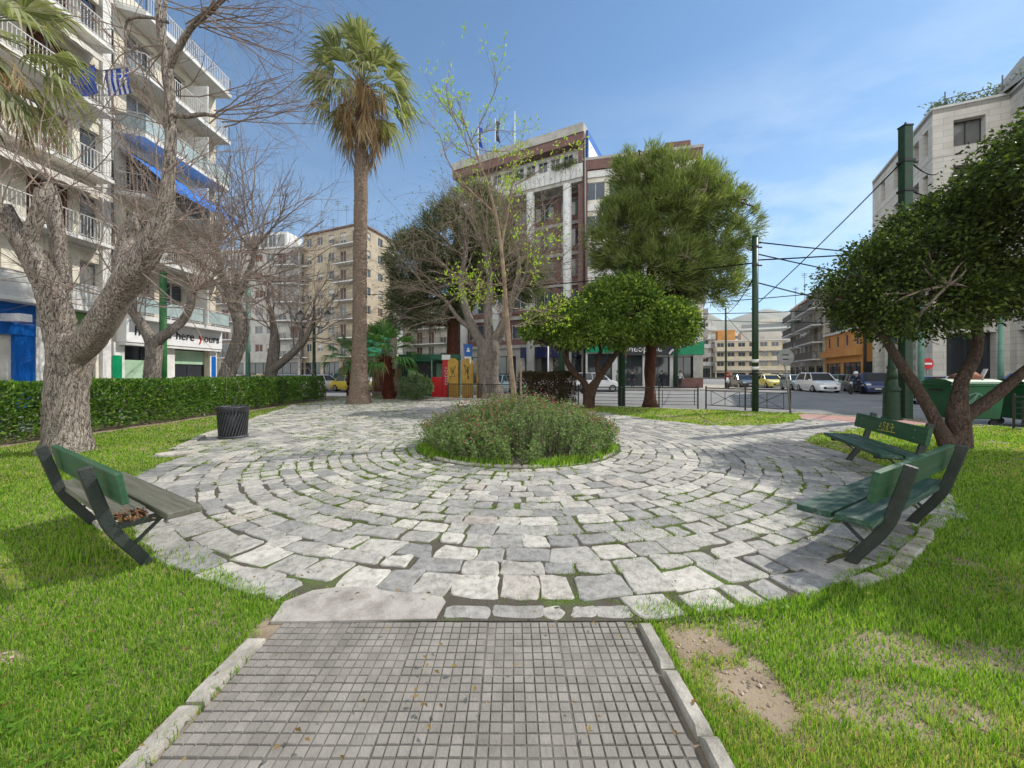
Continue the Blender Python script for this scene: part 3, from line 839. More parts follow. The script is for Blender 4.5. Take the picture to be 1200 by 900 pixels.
for x, y, dy, d, n in [(0,240,-.5,(-.2,0,1),1),(12,262,-.4,(.5,-.2,.6),1),(57,216,.3,(.2,0,1),2),(48,222,-.3,(-.1,-.3,1),1),(158,250,-.2,(.2,0,1),1),(150,285,-.2,(-.6,0,.8),1),
    (172,292,-.5,(1,-.2,.35),2),(160,312,-.5,(.6,-.3,-.1),1),(190,255,-.5,(.8,0,.7),1),(197,205,-.5,(.9,.1,.6),1),(200,150,-.5,(-.7,0,.5),1),(199,110,-.5,(1,-.1,.3),1),(254,136,-.6,(1,0,.1),2),(246,14,-.9,(1,0,.1),2),(266,-6,-1.1,(1,0,.1),1),
    (226,30,-.7,(1,0,-.25),2),(187,0,-.5,(.8,0,.6),1),(190,50,-.5,(-1,0,.4),1),(135,352,-.35,(-.4,-.2,1),1),(66,360,-.1,(.6,0,.9),1)]:
    for _ in range(n): seeds.append((q(x, y, 0, dy), d))
bare_tree('thick forked grey pollarded tree with bare twigs, on the lawn before the hedge', st, seeds,
          [(5,.55,.6,.10),(4,.5,.65,.12),(1,.5,.7,.13)], 1.75, 7.3, .012, up=.015, per=4)
# the others stand beyond the hedge
Y2 = 14.0; q = lambda x, y, r, dy=0: M0(x, y, Y2, r*.74, dy)
bare_tree('short forked bare tree behind the hedge, in front of the white shop sign',
    [[q(178,475,.36), q(179,440,.34), q(181,415,.33), q(181,398,.36)],
     [q(180,405,.28), q(172,388,.24), q(160,372,.2,.2), q(150,356,.17,.3), q(146,340,.12,.3)],
     [q(182,402,.28), q(196,390,.22), q(212,378,.19,.2), q(222,362,.17,.2), q(226,342,.16,.2), q(228,336,.1,.2)]],
    [(q(146,340,0,.3),(-.3,0,1)),(q(160,372,0,.2),(.2,-.3,.8)),(q(228,340,0,.2),(.4,0,1)),(q(226,345,0,.2),(1,0,.3)),(q(222,360,0,.2),(-.6,-.4,.5)),(q(228,340,0,.2),(-.2,.2,1)),(q(228,340,0,.2),(.7,0,.8))],
    [(6,.55,.6,.1),(4,.5,.7,.12),(2,.5,.7,.12)], 2.4, 14, .024, up=.03, per=4)
Y3 = 19.5; q = lambda x, y, r, dy=0: M0(x, y, Y3, r*.8, dy)
bare_tree('leaning bare tree beside the pale lamp post, past the shop corner',
    [[q(262,462,.5), q(266,440,.46), q(277,410,.42), q(283,385,.42), q(276,360,.4), q(270,338,.38)],
     [q(272,350,.25), q(262,325,.2), q(256,300,.14), q(252,285,.1)],[q(276,352,.25), q(288,328,.2), q(296,305,.13), q(298,290,.09)]],
    [(q(252,290,0),(-.2,0,1)),(q(262,325,0),(-.8,0,.6)),(q(298,295,0),(.3,0,1)),(q(288,330,0),(.9,0,.5)),(q(272,340,0),(0,-.3,1)),(q(272,340,0),(.2,.3,1)),(q(280,370,0),(1,0,.2)),(q(298,292,0),(.5,.1,.9)),(q(252,290,0),(0,0,1)),(q(275,345,0),(.3,0,1))],
    [(7,.55,.55,.1),(5,.5,.6,.12),(3,.5,.7,.12)], 4.6, 19.5, .04, up=.05, per=4)
Y4 = 21.5; q = lambda x, y, r, dy=0: M0(x, y, Y4, r*.82, dy)
bare_tree('crooked bare tree leaning right beside the lantern post',
    [[q(314,462,.42), q(317,440,.38), q(320,420,.36), q(322,405,.32), q(321,385,.22), q(318,362,.15)],
     [q(316,436,.28), q(330,425,.25), q(345,412,.23), q(356,400,.2), q(362,388,.17), q(368,372,.1)],
     [q(340,417,.18), q(352,400,.14), q(350,378,.1)]],
    [(q(318,365,0),(-.2,0,1)),(q(368,375,0),(.4,0,1)),(q(350,380,0),(0,0,1)),(q(321,390,0),(-.6,0,.8)),(q(358,398,0),(.9,0,.4)),(q(345,412,0),(0,.2,1))],
    [(7,.55,.55,.1),(5,.5,.6,.12),(3,.5,.7,.12)], 3.3, 21.5, .035, up=.04, per=4)

# ------------------------------------------------------------------ evergreen crowns
def crown_tree(name, label, base, stems, blobs, leafm, barkm, ncl, per, rc, L, W, limb=(.09,.03), low=-.75, inner=.72, updir=.25, needle=False, nl=26, forks=None, lim=None, sides=14, cat='tree', group=None, flat=1.0, clump_n=None):
    t = thing(name, label, cat, (base[0], base[1], 0), 0, group)
    o = np.array((base[0], base[1], 0.0))
    mb = MB(); st = []
    for s in stems:
        P = trunk_tube(mb, np.array(s) - (*o, 0), 8+3*len(s), sides, .06)
        st += [P[int(len(P)*f), :3] for f in (.72, .85, .99)]
    B = [(*(np.array(b[:3]) - o), *b[3:]) for b in blobs]
    C = blob_points(B, ncl, inner, low)
    tg = blob_points(B[:lim], nl, .55, low)[:, :3]
    if forks is not None: st = [np.array(f) - o for f in forks]
    limbs(mb, st, tg, limb[0], limb[1])
    mb.build('trunk', barkm, t, True)
    mb = MB()
    # twigs inside
    st2 = list(tg)
    sub = C[rng.choice(len(C), min(len(C), 260), False)]
    for c in sub:
        s = tg[np.argmin(((tg-c[:3])**2).sum(1))]
        if np.linalg.norm(s-c[:3]) > 1.1 + .25*limb[1]*40: continue
        mb.tube(bez(s, (s+c[:3])/2+rng.normal(0,.12,3), c[:3], 4), np.linspace(limb[1], .008, 4), 3, cap=False, mi=1)
    k = np.repeat(np.arange(len(C)), per)
    size = rng.uniform(.6, 1.25, len(C))[k]
    if needle:
        dirs = unit(C[k, 3:6]*.75 + (0, 0, updir) + rng.normal(0, .22, (len(C), 3))[k])
        off = unit(rng.normal(0, 1, (len(k), 3)))*(rng.random(len(k))**.5)[:, None]*rc*size[:, None]*(1,1,flat)
        P = C[k, :3] + off
        D = unit(dirs + rng.normal(0, .42, (len(k), 3)))
        leaves(mb, P, D, L*rng.uniform(.7, 1.3, len(k)), W)
    else:
        off = unit(rng.normal(0, 1, (len(k), 3)))*(rng.random(len(k))**.45)[:, None]*rc*size[:, None]*(1,1,flat)
        P = C[k, :3] + off
        D = unit(off)*.7 + rng.normal(0, .6, (len(k), 3)) + C[k, 3:6]*.35 + (0, 0, updir)
        leaves(mb, P, D, L*rng.uniform(.65, 1.25, len(k)), W*rng.uniform(.8, 1.2, len(k)), droop=.15)
    mb.build('crown', [leafm, bark_twig], t)
    return t

citrus = leafmat('citrus_leaf', [S(56,80,30), S(82,108,38), S(112,136,50), S(146,162,70)], .35, .5, .35)
citrus_dk = leafmat('dark_citrus_leaf', [S(40,52,24), S(54,70,30), S(74,92,38), S(108,126,50)], .2, .55, .25, 1.3)
pine_l = leafmat('pine_needles', [S(76,92,50), S(104,120,62), S(128,142,76), S(146,152,100)], .35, .6, .25)
cypress_l = leafmat('dull_evergreen_needles', [S(70,82,56), S(94,106,74), S(118,128,90), S(96,100,80)], .4, .65, .2)

# forked tree by the second bench
Y = 7.7; q = lambda x, y, r, dy=0: M0(x, y, 7.7, r*.63, dy)
crown_tree('citrus_tree', 'dark glossy tree forking from two stems behind the bench with yellow scribble', (8.75,7.7),
    [[q(1118,532,.30), q(1104,508,.20), q(1088,478,.16), q(1070,448,.14), q(1054,424,.13), q(1040,402,.11), q(1020,372,.09,.2), q(1005,345,.07,.3)],
     [q(1122,534,.36), q(1124,505,.27), q(1122,488,.27), q(1124,466,.20), q(1128,444,.17), q(1140,424,.16), q(1146,400,.14), q(1143,372,.12), q(1136,340,.1)],
     [q(1122,494,.22), q(1140,482,.19), q(1158,470,.17,-.1), q(1178,454,.15,-.2), q(1200,436,.13,-.3), q(1232,410,.12,-.5), q(1260,370,.09,-.7)],
     [(10.3,6.9,1.9,.08),(11.2,6.6,2.9,.08),(11.3,5.8,3.9,.07),(9.8,5.2,4.5,.05),(8.6,4.9,4.6,.04),(7.5,4.75,4.6,.02)]],
    [(7.95,7.8,3.3,1.4,1.4,1.1),(9.8,7.8,4.0,1.9,2.0,1.4),(10.7,7.4,4.5,2.2,2.2,1.5),(9.3,8.4,3.3,1.8,1.5,.7),(12.0,7.0,4.0,1.8,1.8,1.7),(7.7,7.4,2.85,.9,.9,.7),(8.9,6.2,4.7,1.2,1.1,.9),(7.65,4.75,4.6,1.15,1.0,.6),(9.0,5.0,4.8,1.2,1.2,.8),(11.0,5.6,5.0,1.6,1.6,1.2)],  # near limb and last lobes, mostly out of frame, added to shade the lawn
    citrus_dk, bark_cit, 1500, 92, .30, .088, .046, (.07,.025), low=-.85, inner=.7, nl=40, lim=6)
# second citrus in the middle
Y = 16.5; q = lambda x, y, r, dy=0: M0(x, y, Y, r, dy)
crown_tree('citrus_tree', 'bright green spreading tree in front of the railing, left of the red-trunked pine', (3.3,16.5),
    [[q(690,484,.30), q(690,470,.24), q(692,458,.24), q(700,446,.16), q(712,428,.14), q(724,412,.11), q(738,396,.08)],
     [q(690,462,.18), q(684,448,.14), q(672,436,.13), q(664,422,.11), q(666,404,.08)],
     [q(702,442,.12), q(700,424,.10), q(704,410,.08), q(700,396,.07)]],
    [(4.7,16.5,4.0,2.0,1.9,1.55),(2.5,16.5,3.5,1.5,1.5,1.0),(6.4,16.5,3.5,1.5,1.5,1.0),(1.3,16.3,3.4,.8,.9,.65),(3.4,16.0,3.1,1.6,1.3,.6)],
    citrus, bark_dark, 900, 52, .34, .16, .08, (.08,.03), low=-.7, inner=.72, nl=26)
# stone pine
Y = 18.6; q = lambda x, y, r, dy=0: M0(x, y, Y, r, dy)
crown_tree('pine_tree', 'tall round-crowned pine with a straight red-brown trunk behind the railing', (6.67,18.6),
    [[q(762,478,.42), q(762,470,.30), q(762,430,.27), q(763,390,.25), q(762,340,.22), q(766,290,.17), q(770,240,.11)]],
    [(7.4,18.6,9.3,2.6,2.4,2.5),(9.6,18.8,8.4,2.1,2.0,2.3),(5.4,18.6,8.0,1.7,1.7,2.0),(7.0,18.2,6.4,2.6,2.2,1.6),(9.2,18.6,6.0,1.9,1.8,1.4),(6.2,18.6,11.2,1.3,1.3,1.2),(9.0,18.8,10.4,1.3,1.3,1.1)],
    pine_l, bark_red, 1300, 60, .36, .36, .034, (.09,.03), low=-.9, inner=.42, needle=True, updir=.45, nl=46,
    forks=[(6.68,18.6,5.2),(6.7,18.6,6.4),(6.75,18.6,7.5),(6.85,18.6,8.6),(7.0,18.6,9.5)])
# dark evergreen behind + grey dry tree in front of it
Y = 26; q = lambda x, y, r, dy=0: M0(x, y, Y, r, dy)
crown_tree('pine_tree', 'wide dull green conifer with a dark trunk behind the red kiosk column', (-4.0,26),
    [[q(530,464,.5), q(530,450,.42), q(530,410,.38), q(532,360,.32), q(535,300,.22), q(538,250,.12)]],
    [(-4.2,26,10.2,2.6,2.4,2.9),(-6.6,26,8.6,1.8,1.8,2.4),(-1.8,26,8.8,2.4,2.2,2.8),(-5.2,26,6.4,2.6,2.2,1.8),(-2.6,26,12.4,1.9,1.6,1.6),(.4,26.4,8.2,1.8,1.8,2.2),(-7.2,26,6.0,1.2,1.4,1.6)],
    cypress_l, bark_red, 1200, 64, .5, .42, .045, (.11,.04), low=-.9, inner=.5, needle=True, updir=.1, nl=44,
    forks=[(-4,26,4.6),(-4,26,6.2),(-3.9,26,8),(-3.8,26,9.6),(-3.7,26,11)])
Y = 22; q = lambda x, y, r, dy=0: M0(x, y, Y, r, dy)
tw_grey = pmat('pale_twig_bark', S(158,142,126), S(120,106,94), 6, .9)
sd_ = []
for (x, y, d, n) in [(540,330,(-.5,0,1),2),(545,300,(0,0,1),2),(570,290,(.1,0,1),2),(600,300,(.5,0,.9),2),(615,320,(1,0,.4),2),(520,350,(-1,0,.3),2),(560,340,(-.6,-.5,.3),2),(590,345,(.5,-.5,.3),2),(575,320,(0,-.4,1),2),(535,370,(-1,-.2,-.1),1),(605,290,(.8,0,1),2),(560,280,(-.1,0,1),2)]:
    for _ in range(n): sd_.append((q(x, y, 0), d))
t_, tips = bare_tree('broad half-bare grey tree with a thick ridged trunk behind the flower bed',
    [[q(577,474,.85), q(576,462,.66), q(573,448,.58), q(572,430,.58), q(573,412,.62), q(574,398,.5)],
     [q(568,408,.34), q(556,388,.28), q(546,362,.22), q(540,332,.16), q(545,300,.1)],
     [q(577,404,.34), q(590,380,.27), q(600,350,.2), q(608,320,.14), q(606,290,.09)],
     [q(573,402,.3), q(572,370,.24), q(574,330,.17), q(566,285,.1)],
     [q(556,388,.16), q(540,376,.13), q(522,352,.09)],[q(595,366,.16), q(606,345,.12), q(616,320,.08)]],
    sd_, [(7,.55,.7,.12),(6,.55,.75,.14),(4,.55,.8,.15)], 3.5, 22, .03, up=.0, group=None, twig=tw_grey, per=3)
P = np.array([a for a, b in tips]); D = np.array([b for a, b in tips])
k = rng.choice(len(P), min(len(P), 1500), False); k = np.repeat(k, 2)
mb = MB(); leaves(mb, P[k]+rng.normal(0,.12,(len(k),3)), D[k]+rng.normal(0,.6,(len(k),3)), .14, .05)
mb.build('leaves', leafmat('olive_leaf', [S(96,108,66), S(120,130,78), S(140,146,96)], .3, .6, .2), t_)

# young budding tree in the bed
Y = 8.25; q = lambda x, y, r, dy=0: M0(x, y, Y, r, dy)
bud_twig = pmat('bud_twig_bark', S(150,130,108), S(112,94,78), 6, .85)
sd_ = []
for (x, y, dy, d, n) in [(592,330,0,(-1,0,.5),1),(596,360,0,(1,-.2,.5),2),(594,345,0,(-.8,.3,.3),1),(590,310,0,(.8,0,.6),1),(585,270,0,(.9,0,.8),1),(578,250,0,(-.6,0,.9),1),(570,215,0,(.6,.1,.9),1),(560,190,0,(-.8,0,.7),1),(552,165,0,(.4,0,1),2),(545,150,0,(-.5,0,1),2),(600,215,.2,(.5,0,1),1),(520,190,.2,(-.4,0,1),1),(602,380,0,(.9,.2,.1),1),(598,372,0,(-.9,-.1,.3),1)]:
    for _ in range(n): sd_.append((q(x, y, 0, dy), d))
t_, tips = bare_tree('slender leaning young tree with lime green buds, rising from the flower bed',
    [[q(603,486,.075), q(602,460,.06), q(599,430,.055), q(596,395,.052), q(593,360,.047), q(590,320,.042), q(585,275,.035), q(574,225,.028), q(560,185,.022), q(545,148,.014), q(538,128,.008)],
     [q(590,320,.03), q(588,290,.026), q(594,255,.022,.1), q(600,215,.016,.2), q(604,190,.008,.2)],
     [q(580,250,.022), q(556,228,.018,.1), q(535,205,.014,.2), q(520,180,.008,.2)]],
    sd_, [(5,.55,.55,.1),(4,.55,.6,.12),(2,.5,.6,.12)], 1.05, 8.25, .011, name='young_tree', up=.03, group=None, bark=bud_twig, twig=bud_twig, per=2)
P = np.array([a for a, b in tips]); D = np.array([b for a, b in tips])
k = rng.choice(len(P), int(len(P)*.8), False); k = np.repeat(k, 3)
mb = MB(); leaves(mb, P[k]+rng.normal(0,.035,(len(k),3)), D[k]+rng.normal(0,.8,(len(k),3))+(0,0,.3), .075, .032)
mb.build('leaves', leafmat('lime_bud_leaf', [S(120,150,40), S(150,176,60), S(170,184,84)], .45, .5, .25), t_)
mb = MB(); p = q(607,486,0)
mb.tube([(0,0,0),(0,.0,1.75)], .022, 8); o = mb.build('tree_stake', bud_twig, None, loc=(p[0]+.06, 8.2, 0)); tag(o, 'thin wooden stake beside the young tree in the flower bed', 'stake')
# ------------------------------------------------------------------ fan palms
palm_g = leafmat('palm_leaf', [S(88,98,60), S(116,124,80), S(142,146,104), S(160,158,124)], .3, .5, .35)
palm_hi = leafmat('fresh_palm_leaf', [S(60,100,46), S(84,128,60), S(110,148,76)], .35, .45, .35)
palm_dry = leafmat('dry_palm_leaf', [S(150,124,92), S(176,150,114), S(124,100,76), S(190,170,138)], .3, .7, .15)
def frond(mb, base, d, plen, flen, nseg=22, droop=.5, spread=2.3, mi=0, stem_mi=1, w=.055):
    d = unit(np.array(d, float)); base = np.array(base, float)
    side = np.cross(d, (0,0,1)); 
    if np.linalg.norm(side) < .1: side = np.array((1.0,0,0))
    side = unit(side); nrm = np.cross(side, d)
    end = base + d*plen + np.array((0,0,-.10*plen))
    mb.tube(bez(base, base+d*plen*.6, end, 4), [.028,.022,.018,.012], 4, stem_mi, False)
    dd = unit(end - (base+d*plen*.6))
    for k in range(nseg):
        a = (k/(nseg-1)-.5)*spread
        v = unit(dd*math.cos(a) + side*math.sin(a) + nrm*.12*math.cos(a))
        L = flen*(1-.28*abs(a)/(spread/2))*rng.uniform(.85, 1.1)
        m1 = end + v*L*.5; tip = end + v*L*.92 + np.array((0,0,-droop*L*rng.uniform(.4,1.0)))
        hw = unit(np.cross(v, nrm))*w*flen
        mid2 = (m1+tip)/2 + np.array((0,0,.06*L))
        mb.add([end, m1+hw, m1+nrm*.02, m1-hw, mid2+hw*.6, mid2-hw*.6, tip], [np.array([(0,1,2,2)])[:, :3], np.array([(0,2,3)]), np.array([(1,4,5,3)]), np.array([(4,6,5)])], mi)
def fan_palm(label, base, H, lean, r0, r1, crown_r, nf, skirt, name='palm_tree', leaf=None, group=None, el0=-.5, el1=1.4, trunk=None, shag=0):
    t = thing(name, label, 'palm tree', (base[0], base[1], 0), 0, group)
    mb = MB()
    zz = np.linspace(0, H, max(8, int(H*9))); n = len(zz)
    r = r1 + (r0-r1)*np.exp(-zz/ (H*.07+.12)) ; r = r*(1+.035*np.sin(zz*30)) + rng.normal(0, .004, n)
    P = np.stack([lean[0]*(zz/H)**1.5, lean[1]*(zz/H)**1.5, zz-.05], -1)
    th = np.arange(16)/16*2*PI
    mb.tube(P, r, 16, jit=1+.03*np.sin(th[None]*5+zz[:, None]*4)+rng.normal(0,.018,(n,16)))
    if shag:
        for k in range(shag):
            a = rng.random()*2*PI; z = rng.uniform(.1, H*.98); rr = r1*1.02
            p = np.array((math.cos(a)*rr, math.sin(a)*rr, z)) + (lean[0]*(z/H)**1.5, 0, 0)
            mb.beam(p, p+np.array((math.cos(a)*.10, math.sin(a)*.10, .22)), .09, .03, up=(0,0,1))
    mb.build('trunk', trunk or bark_palm, t, not shag)
    top = P[-1]
    mb = MB()
    for k in range(nf):
        f = (k+.5)/nf; el = el0 + (el1-el0)*f; a = k*2.399 + rng.normal(0,.15)
        d = (math.cos(a)*math.cos(el), math.sin(a)*math.cos(el), math.sin(el))
        frond(mb, top + np.array((0,0,.25*f)), d, crown_r*.55*rng.uniform(.85,1.15), crown_r*.55*rng.uniform(.85,1.1), 20, droop=.8-.35*f, w=.027)
    mb.build('crown', [leaf or palm_g, palm_g], t)
    if skirt:
        mb = MB()
        for k in range(skirt):
            a = rng.random()*2*PI; z0 = H - rng.random()**1.3*skirt_h*.75 + .15; r = r1*.9
            o = np.array((math.cos(a), math.sin(a), 0))
            p = top*(1,1,0) + o*r + (0,0,z0); out = rng.uniform(.45, 1.0)*crown_r*.36
            knee = p + o*out + (0,0,-.15*crown_r*rng.uniform(.4,1.2)); 
            mb.tube(bez(p, p+o*out*.7+(0,0,.12), knee, 4), .018, 3, cap=False)
            for s in range(9):
                dv = o*rng.normal(.03,.11)+np.array((-o[1],o[0],0))*rng.normal(0,.22)+(0,0,-1)
                L = rng.uniform(.5,1.25)*crown_r*.42; hw = np.array((-o[1],o[0],0))*rng.uniform(.010,.022)*crown_r*.5
                m_ = knee+dv*L*.5; mb.add([knee, m_+hw, knee+dv*L, m_-hw], (0,1,2,3))
        mb.build('dead_skirt', palm_dry, t)
    return t
skirt_h = 3.2
fan_palm('tall fan palm with a shaggy skirt of dead fronds, standing alone on the weedy stones', G(421,473), 15.3, (.15,0), .62, .315, 3.05, 46, 110, el1=1.5)
skirt_h = 1
redbark = barkmat('red_fibre_bark', S(128,66,48), S(92,44,34), .8, 8, 1)
fan_palm('low young fan palm with a red shaggy trunk beside the green kiosk', (-7.0,22.0), 2.45, (-.25,0), .36, .30, 2.4, 24, 12, 'young_palm', palm_hi, None, -.35, 1.35, redbark, 60)
fan_palm('small fan palm showing left behind the tall palm trunk', (-10.6,25.5), 2.3, (.1,0), .34, .28, 2.3, 22, 8, 'young_palm', palm_hi, None, -.3, 1.3, redbark, 50)
skirt_h = 2.2
fan_palm('fan palm at the far left whose hanging fronds cross the corner of the building', (-13.4,9.0), 9.5, (.75,0), .5, .3, 2.45, 30, 50, el0=-1.0, el1=1.2)
# spiky plant at the left edge
t = thing('yucca', 'spiky dark green plant at the left edge in front of the hedge', 'plant', (-8.75,6.2,0))
mb = MB()
for k in range(46):
    a = rng.random()*2*PI; el = rng.uniform(.1, 1.35); d = np.array((math.cos(a)*math.cos(el), math.sin(a)*math.cos(el), math.sin(el))); L = rng.uniform(.5,.8)
    s = unit(np.cross(d, (0,0,1)))*.022; b = np.array((0,0,.95)); m_ = b+d*L*.5+(0,0,.03); e = b+d*L+(0,0,-.06)
    mb.add([b-s*.6, b+s*.6, m_+s, m_-s, e], [np.array([(0,1,2,3)]), np.array([(3,2,4)])])
mb.build('foliage', leafmat('yucca_leaf', [S(40,66,40), S(60,88,50), S(84,106,66)], .15, .45, .4), t)
mb = MB(); mb.tube([(0,0,-.05),(.02,0,.5),(0,0,1.0)], [.07,.06,.06], 8); mb.build('stem', bark_dark, t, True)

# ------------------------------------------------------------------ hedges and shrubs
hedge_l = leafmat('hedge_leaf', [S(40,70,26), S(62,96,34), S(92,128,44), S(128,158,56)], .3, .4, .45)
def hedge(name, label, P0, P1, width, h, leafm, n, L, W, cat='hedge', top_extra=.3):
    P0 = np.array(P0); P1 = np.array(P1); Ln = np.linalg.norm(P1-P0); rz = math.atan2(*(P1-P0)[::-1])
    t = thing(name, label, cat, (*((P0+P1)/2), 0), rz)
    mb = MB()
    for k in range(int(Ln*3)):
        x = rng.uniform(-Ln/2, Ln/2); y = rng.normal(0, width*.2)
        for _ in range(3):
            mb.tube(bez((x,y,0),(x+rng.normal(0,.1),y+rng.normal(0,.1),h*.5),(x+rng.normal(0,.25),y+rng.normal(0,width*.25),h*.9),4), [.018,.014,.01,.005], 3, cap=False)
    mb.build('stems', bark_twig, t)
    x = rng.uniform(-Ln/2, Ln/2, n); a = rng.random(n)
    # shell of a rounded box
    ang = rng.uniform(-PI*.76, PI*.76, n)
    yy = np.sin(ang); zz = np.cos(ang); p = 5
    k = (np.abs(yy)**p+np.abs(zz)**p)**(-1/p)
    lump = 1 + .13*(fnoise(x+5, ang*1.5, 1.6)-.5)*2
    depth = 1 - .22*rng.random(n)**1.6
    y = yy*k*width/2*lump*depth; z = h*.5 + zz*k*h*.5*lump*depth
    lowcut = rng.random(n) < np.clip(z/(h*.10), 0, 1)
    P = np.stack([x, y, z], -1)[lowcut]; m_ = len(P)
    D = np.stack([rng.normal(0,.7,m_), yy[lowcut]*.8+rng.normal(0,.5,m_), zz[lowcut]*.6+.45+rng.normal(0,.4,m_)], -1)
    mb = MB(); leaves(mb, P, D, L*rng.uniform(.7,1.3,m_), W*rng.uniform(.8,1.2,m_)); mb.build('foliage', leafm, t)
    return t
hedge('hedge', 'long clipped green hedge along the left lawn', (-11.05,3.0), (-11.1,21.6), 1.3, 1.27, hedge_l, 80000, .085, .045)
photinia = leafmat('red_hedge_leaf', [S(56,44,30), S(80,56,38), S(48,64,32), S(104,70,48)], .25, .45, .4)
hedge('hedge', 'low dark reddish hedge behind the flower bed', (.5,18.2), (2.7,17.2), 1.3, 1.5, photinia, 8500, .11, .055)
# two rounded shrubs
t = crown_tree('shrub', 'rounded grey-green shrub in front of the kiosk', G(488,469), [[(G(488,469)[0],G(488,469)[1],0,.07),(G(488,469)[0],G(488,469)[1],.35,.05)]],
    [(G(488,469)[0],G(488,469)[1],.75,.85,.8,.62)], leafmat('shrub_leaf', [S(70,92,56), S(98,120,76), S(126,144,100)], .3, .5, .3), bark_dark, 160, 30, .16, .12, .05, (.025,.01), low=-.9, inner=.7, nl=10, cat='shrub')

# flowering shrub bed
t = thing('flowering_shrub', 'round mound of flowering shrubs with pink tips around the young tree', 'flower bed', (CX, CY, 0))
mbl = MB(); mbs = MB(); mbf = MB()
n = 1500
rr = np.sqrt(rng.random(n))*(RB-.1); th = rng.random(n)*2*PI
x = rr*np.sin(th); y = rr*np.cos(th)
keep = ~((y < -1.15) & (fnoise(x*2+3, y, 1.0) > .62))
x = x[keep]; y = y[keep]; rr = rr[keep]
hh = .88*(.98 - .62*(rr/RB)**2.2)*(.62+.75*fnoise(x+9, y+4, 1.3))*rng.uniform(.85,1.15,len(x)) + .02*np.maximum(0, x)*3*.4
k6 = 0
LP = []; LD = []; FP = []; FD = []
for a, b, h in zip(x, y, hh):
    out = np.array((a, b, 0))*.12 + rng.normal(0, .06, 3)*(1,1,0)
    P = bez((a,b,0), (a+out[0]*.4,b+out[1]*.4,h*.6), (a+out[0],b+out[1],h), 4)
    mbs.tube(P, [.006,.005,.004,.002], 3, cap=False)
    m_ = 34
    f = rng.uniform(.03, 1, m_)**.85
    base = np.array((a,b,0)) + (np.array((a+out[0],b+out[1],h))-np.array((a,b,0)))*f[:, None]
    LP.append(base + rng.normal(0,.022,(m_,3))); LD.append(rng.normal(0,1,(m_,3))*(1,1,.6)+(0,0,.45))
    if fnoise(a+3, b+8, 1.7) > .43 and rng.random() < .6:
        q_ = rng.integers(2, 5); tipz = np.array((a+out[0],b+out[1],h))
        FP.append(tipz + rng.normal(0,.018,(q_,3)) + (0,0,1)*rng.uniform(-.1,.05,(q_,1))); FD.append(rng.normal(0,.6,(q_,3))+(0,0,.8))
LP = np.concatenate(LP); LD = np.concatenate(LD); FP = np.concatenate(FP); FD = np.concatenate(FD)
leaves(mbl, LP, LD, .062*rng.uniform(.6,1.3,len(LP)), .024); leaves(mbf, FP, FD, .045*rng.uniform(.6,1.3,len(FP)), .022)
mbs.build('stems', bark_twig, t)
mbl.build('foliage', leafmat('salvia_leaf', [S(62,86,44), S(90,118,58), S(118,142,78), S(140,156,108)], .3, .55, .25), t)
tag(mbf.build('blossoms', leafmat('pink_blossom', [S(150,60,76), S(176,84,104), S(130,70,84), S(160,96,80)], .35, .5, .2), t), kind='stuff')
# ------------------------------------------------------------------ building kit
_wc = {}
def win_meshes(w, h, kind):
    k = (round(w, 2), round(h, 2), kind)
    if k in _wc: return _wc[k]
    f = .06 if kind != 'shop' else .08
    mb = MB(); d0, d1 = -.05, .02
    mb.box(0, w, d0, d1, 0, f); mb.box(0, w, d0, d1, h-f, h); mb.box(0, f, d0+.002, d1-.002, f, h-f); mb.box(w-f, w, d0+.002, d1-.002, f, h-f)
    nm = 1 if w > 1.0 else 0
    if kind == 'band': nm = max(1, int(w/1.1))
    if kind == 'shop': nm = max(0, int(w/1.6))
    for i in range(nm):
        x = w*(i+1)/(nm+1); mb.box(x-.03, x+.03, d0+.002, d1-.002, f, h-f)
    if kind in ('blind', 'shutter'):
        z = h*(.45 if kind == 'blind' else .1); n = int((h-f-z)/.09)
        for i in range(n): mb.box(f, w-f, -.02, .0, z+i*.09, z+i*.09+.075, 1)
    fm = {'shop': M['dark_frame'], 'band': M['frame'], 'dark': M['dark_frame']}.get(kind, M['frame'])
    a = mb.mesh('window', [fm, M['shutter'] if kind == 'shutter' else M['white_awn']])
    mb = MB(); mb.add([(f,.0,f),(w-f,.0,f),(w-f,.0,h-f),(f,.0,h-f)], (0,1,2,3))
    b_ = mb.mesh('pane', M['shop_glass'] if kind == 'shop' else M['glass'])
    _wc[k] = (a, b_); return _wc[k]
def rot2(th, x, y): return (x*math.cos(th)-y*math.sin(th), x*math.sin(th)+y*math.cos(th))
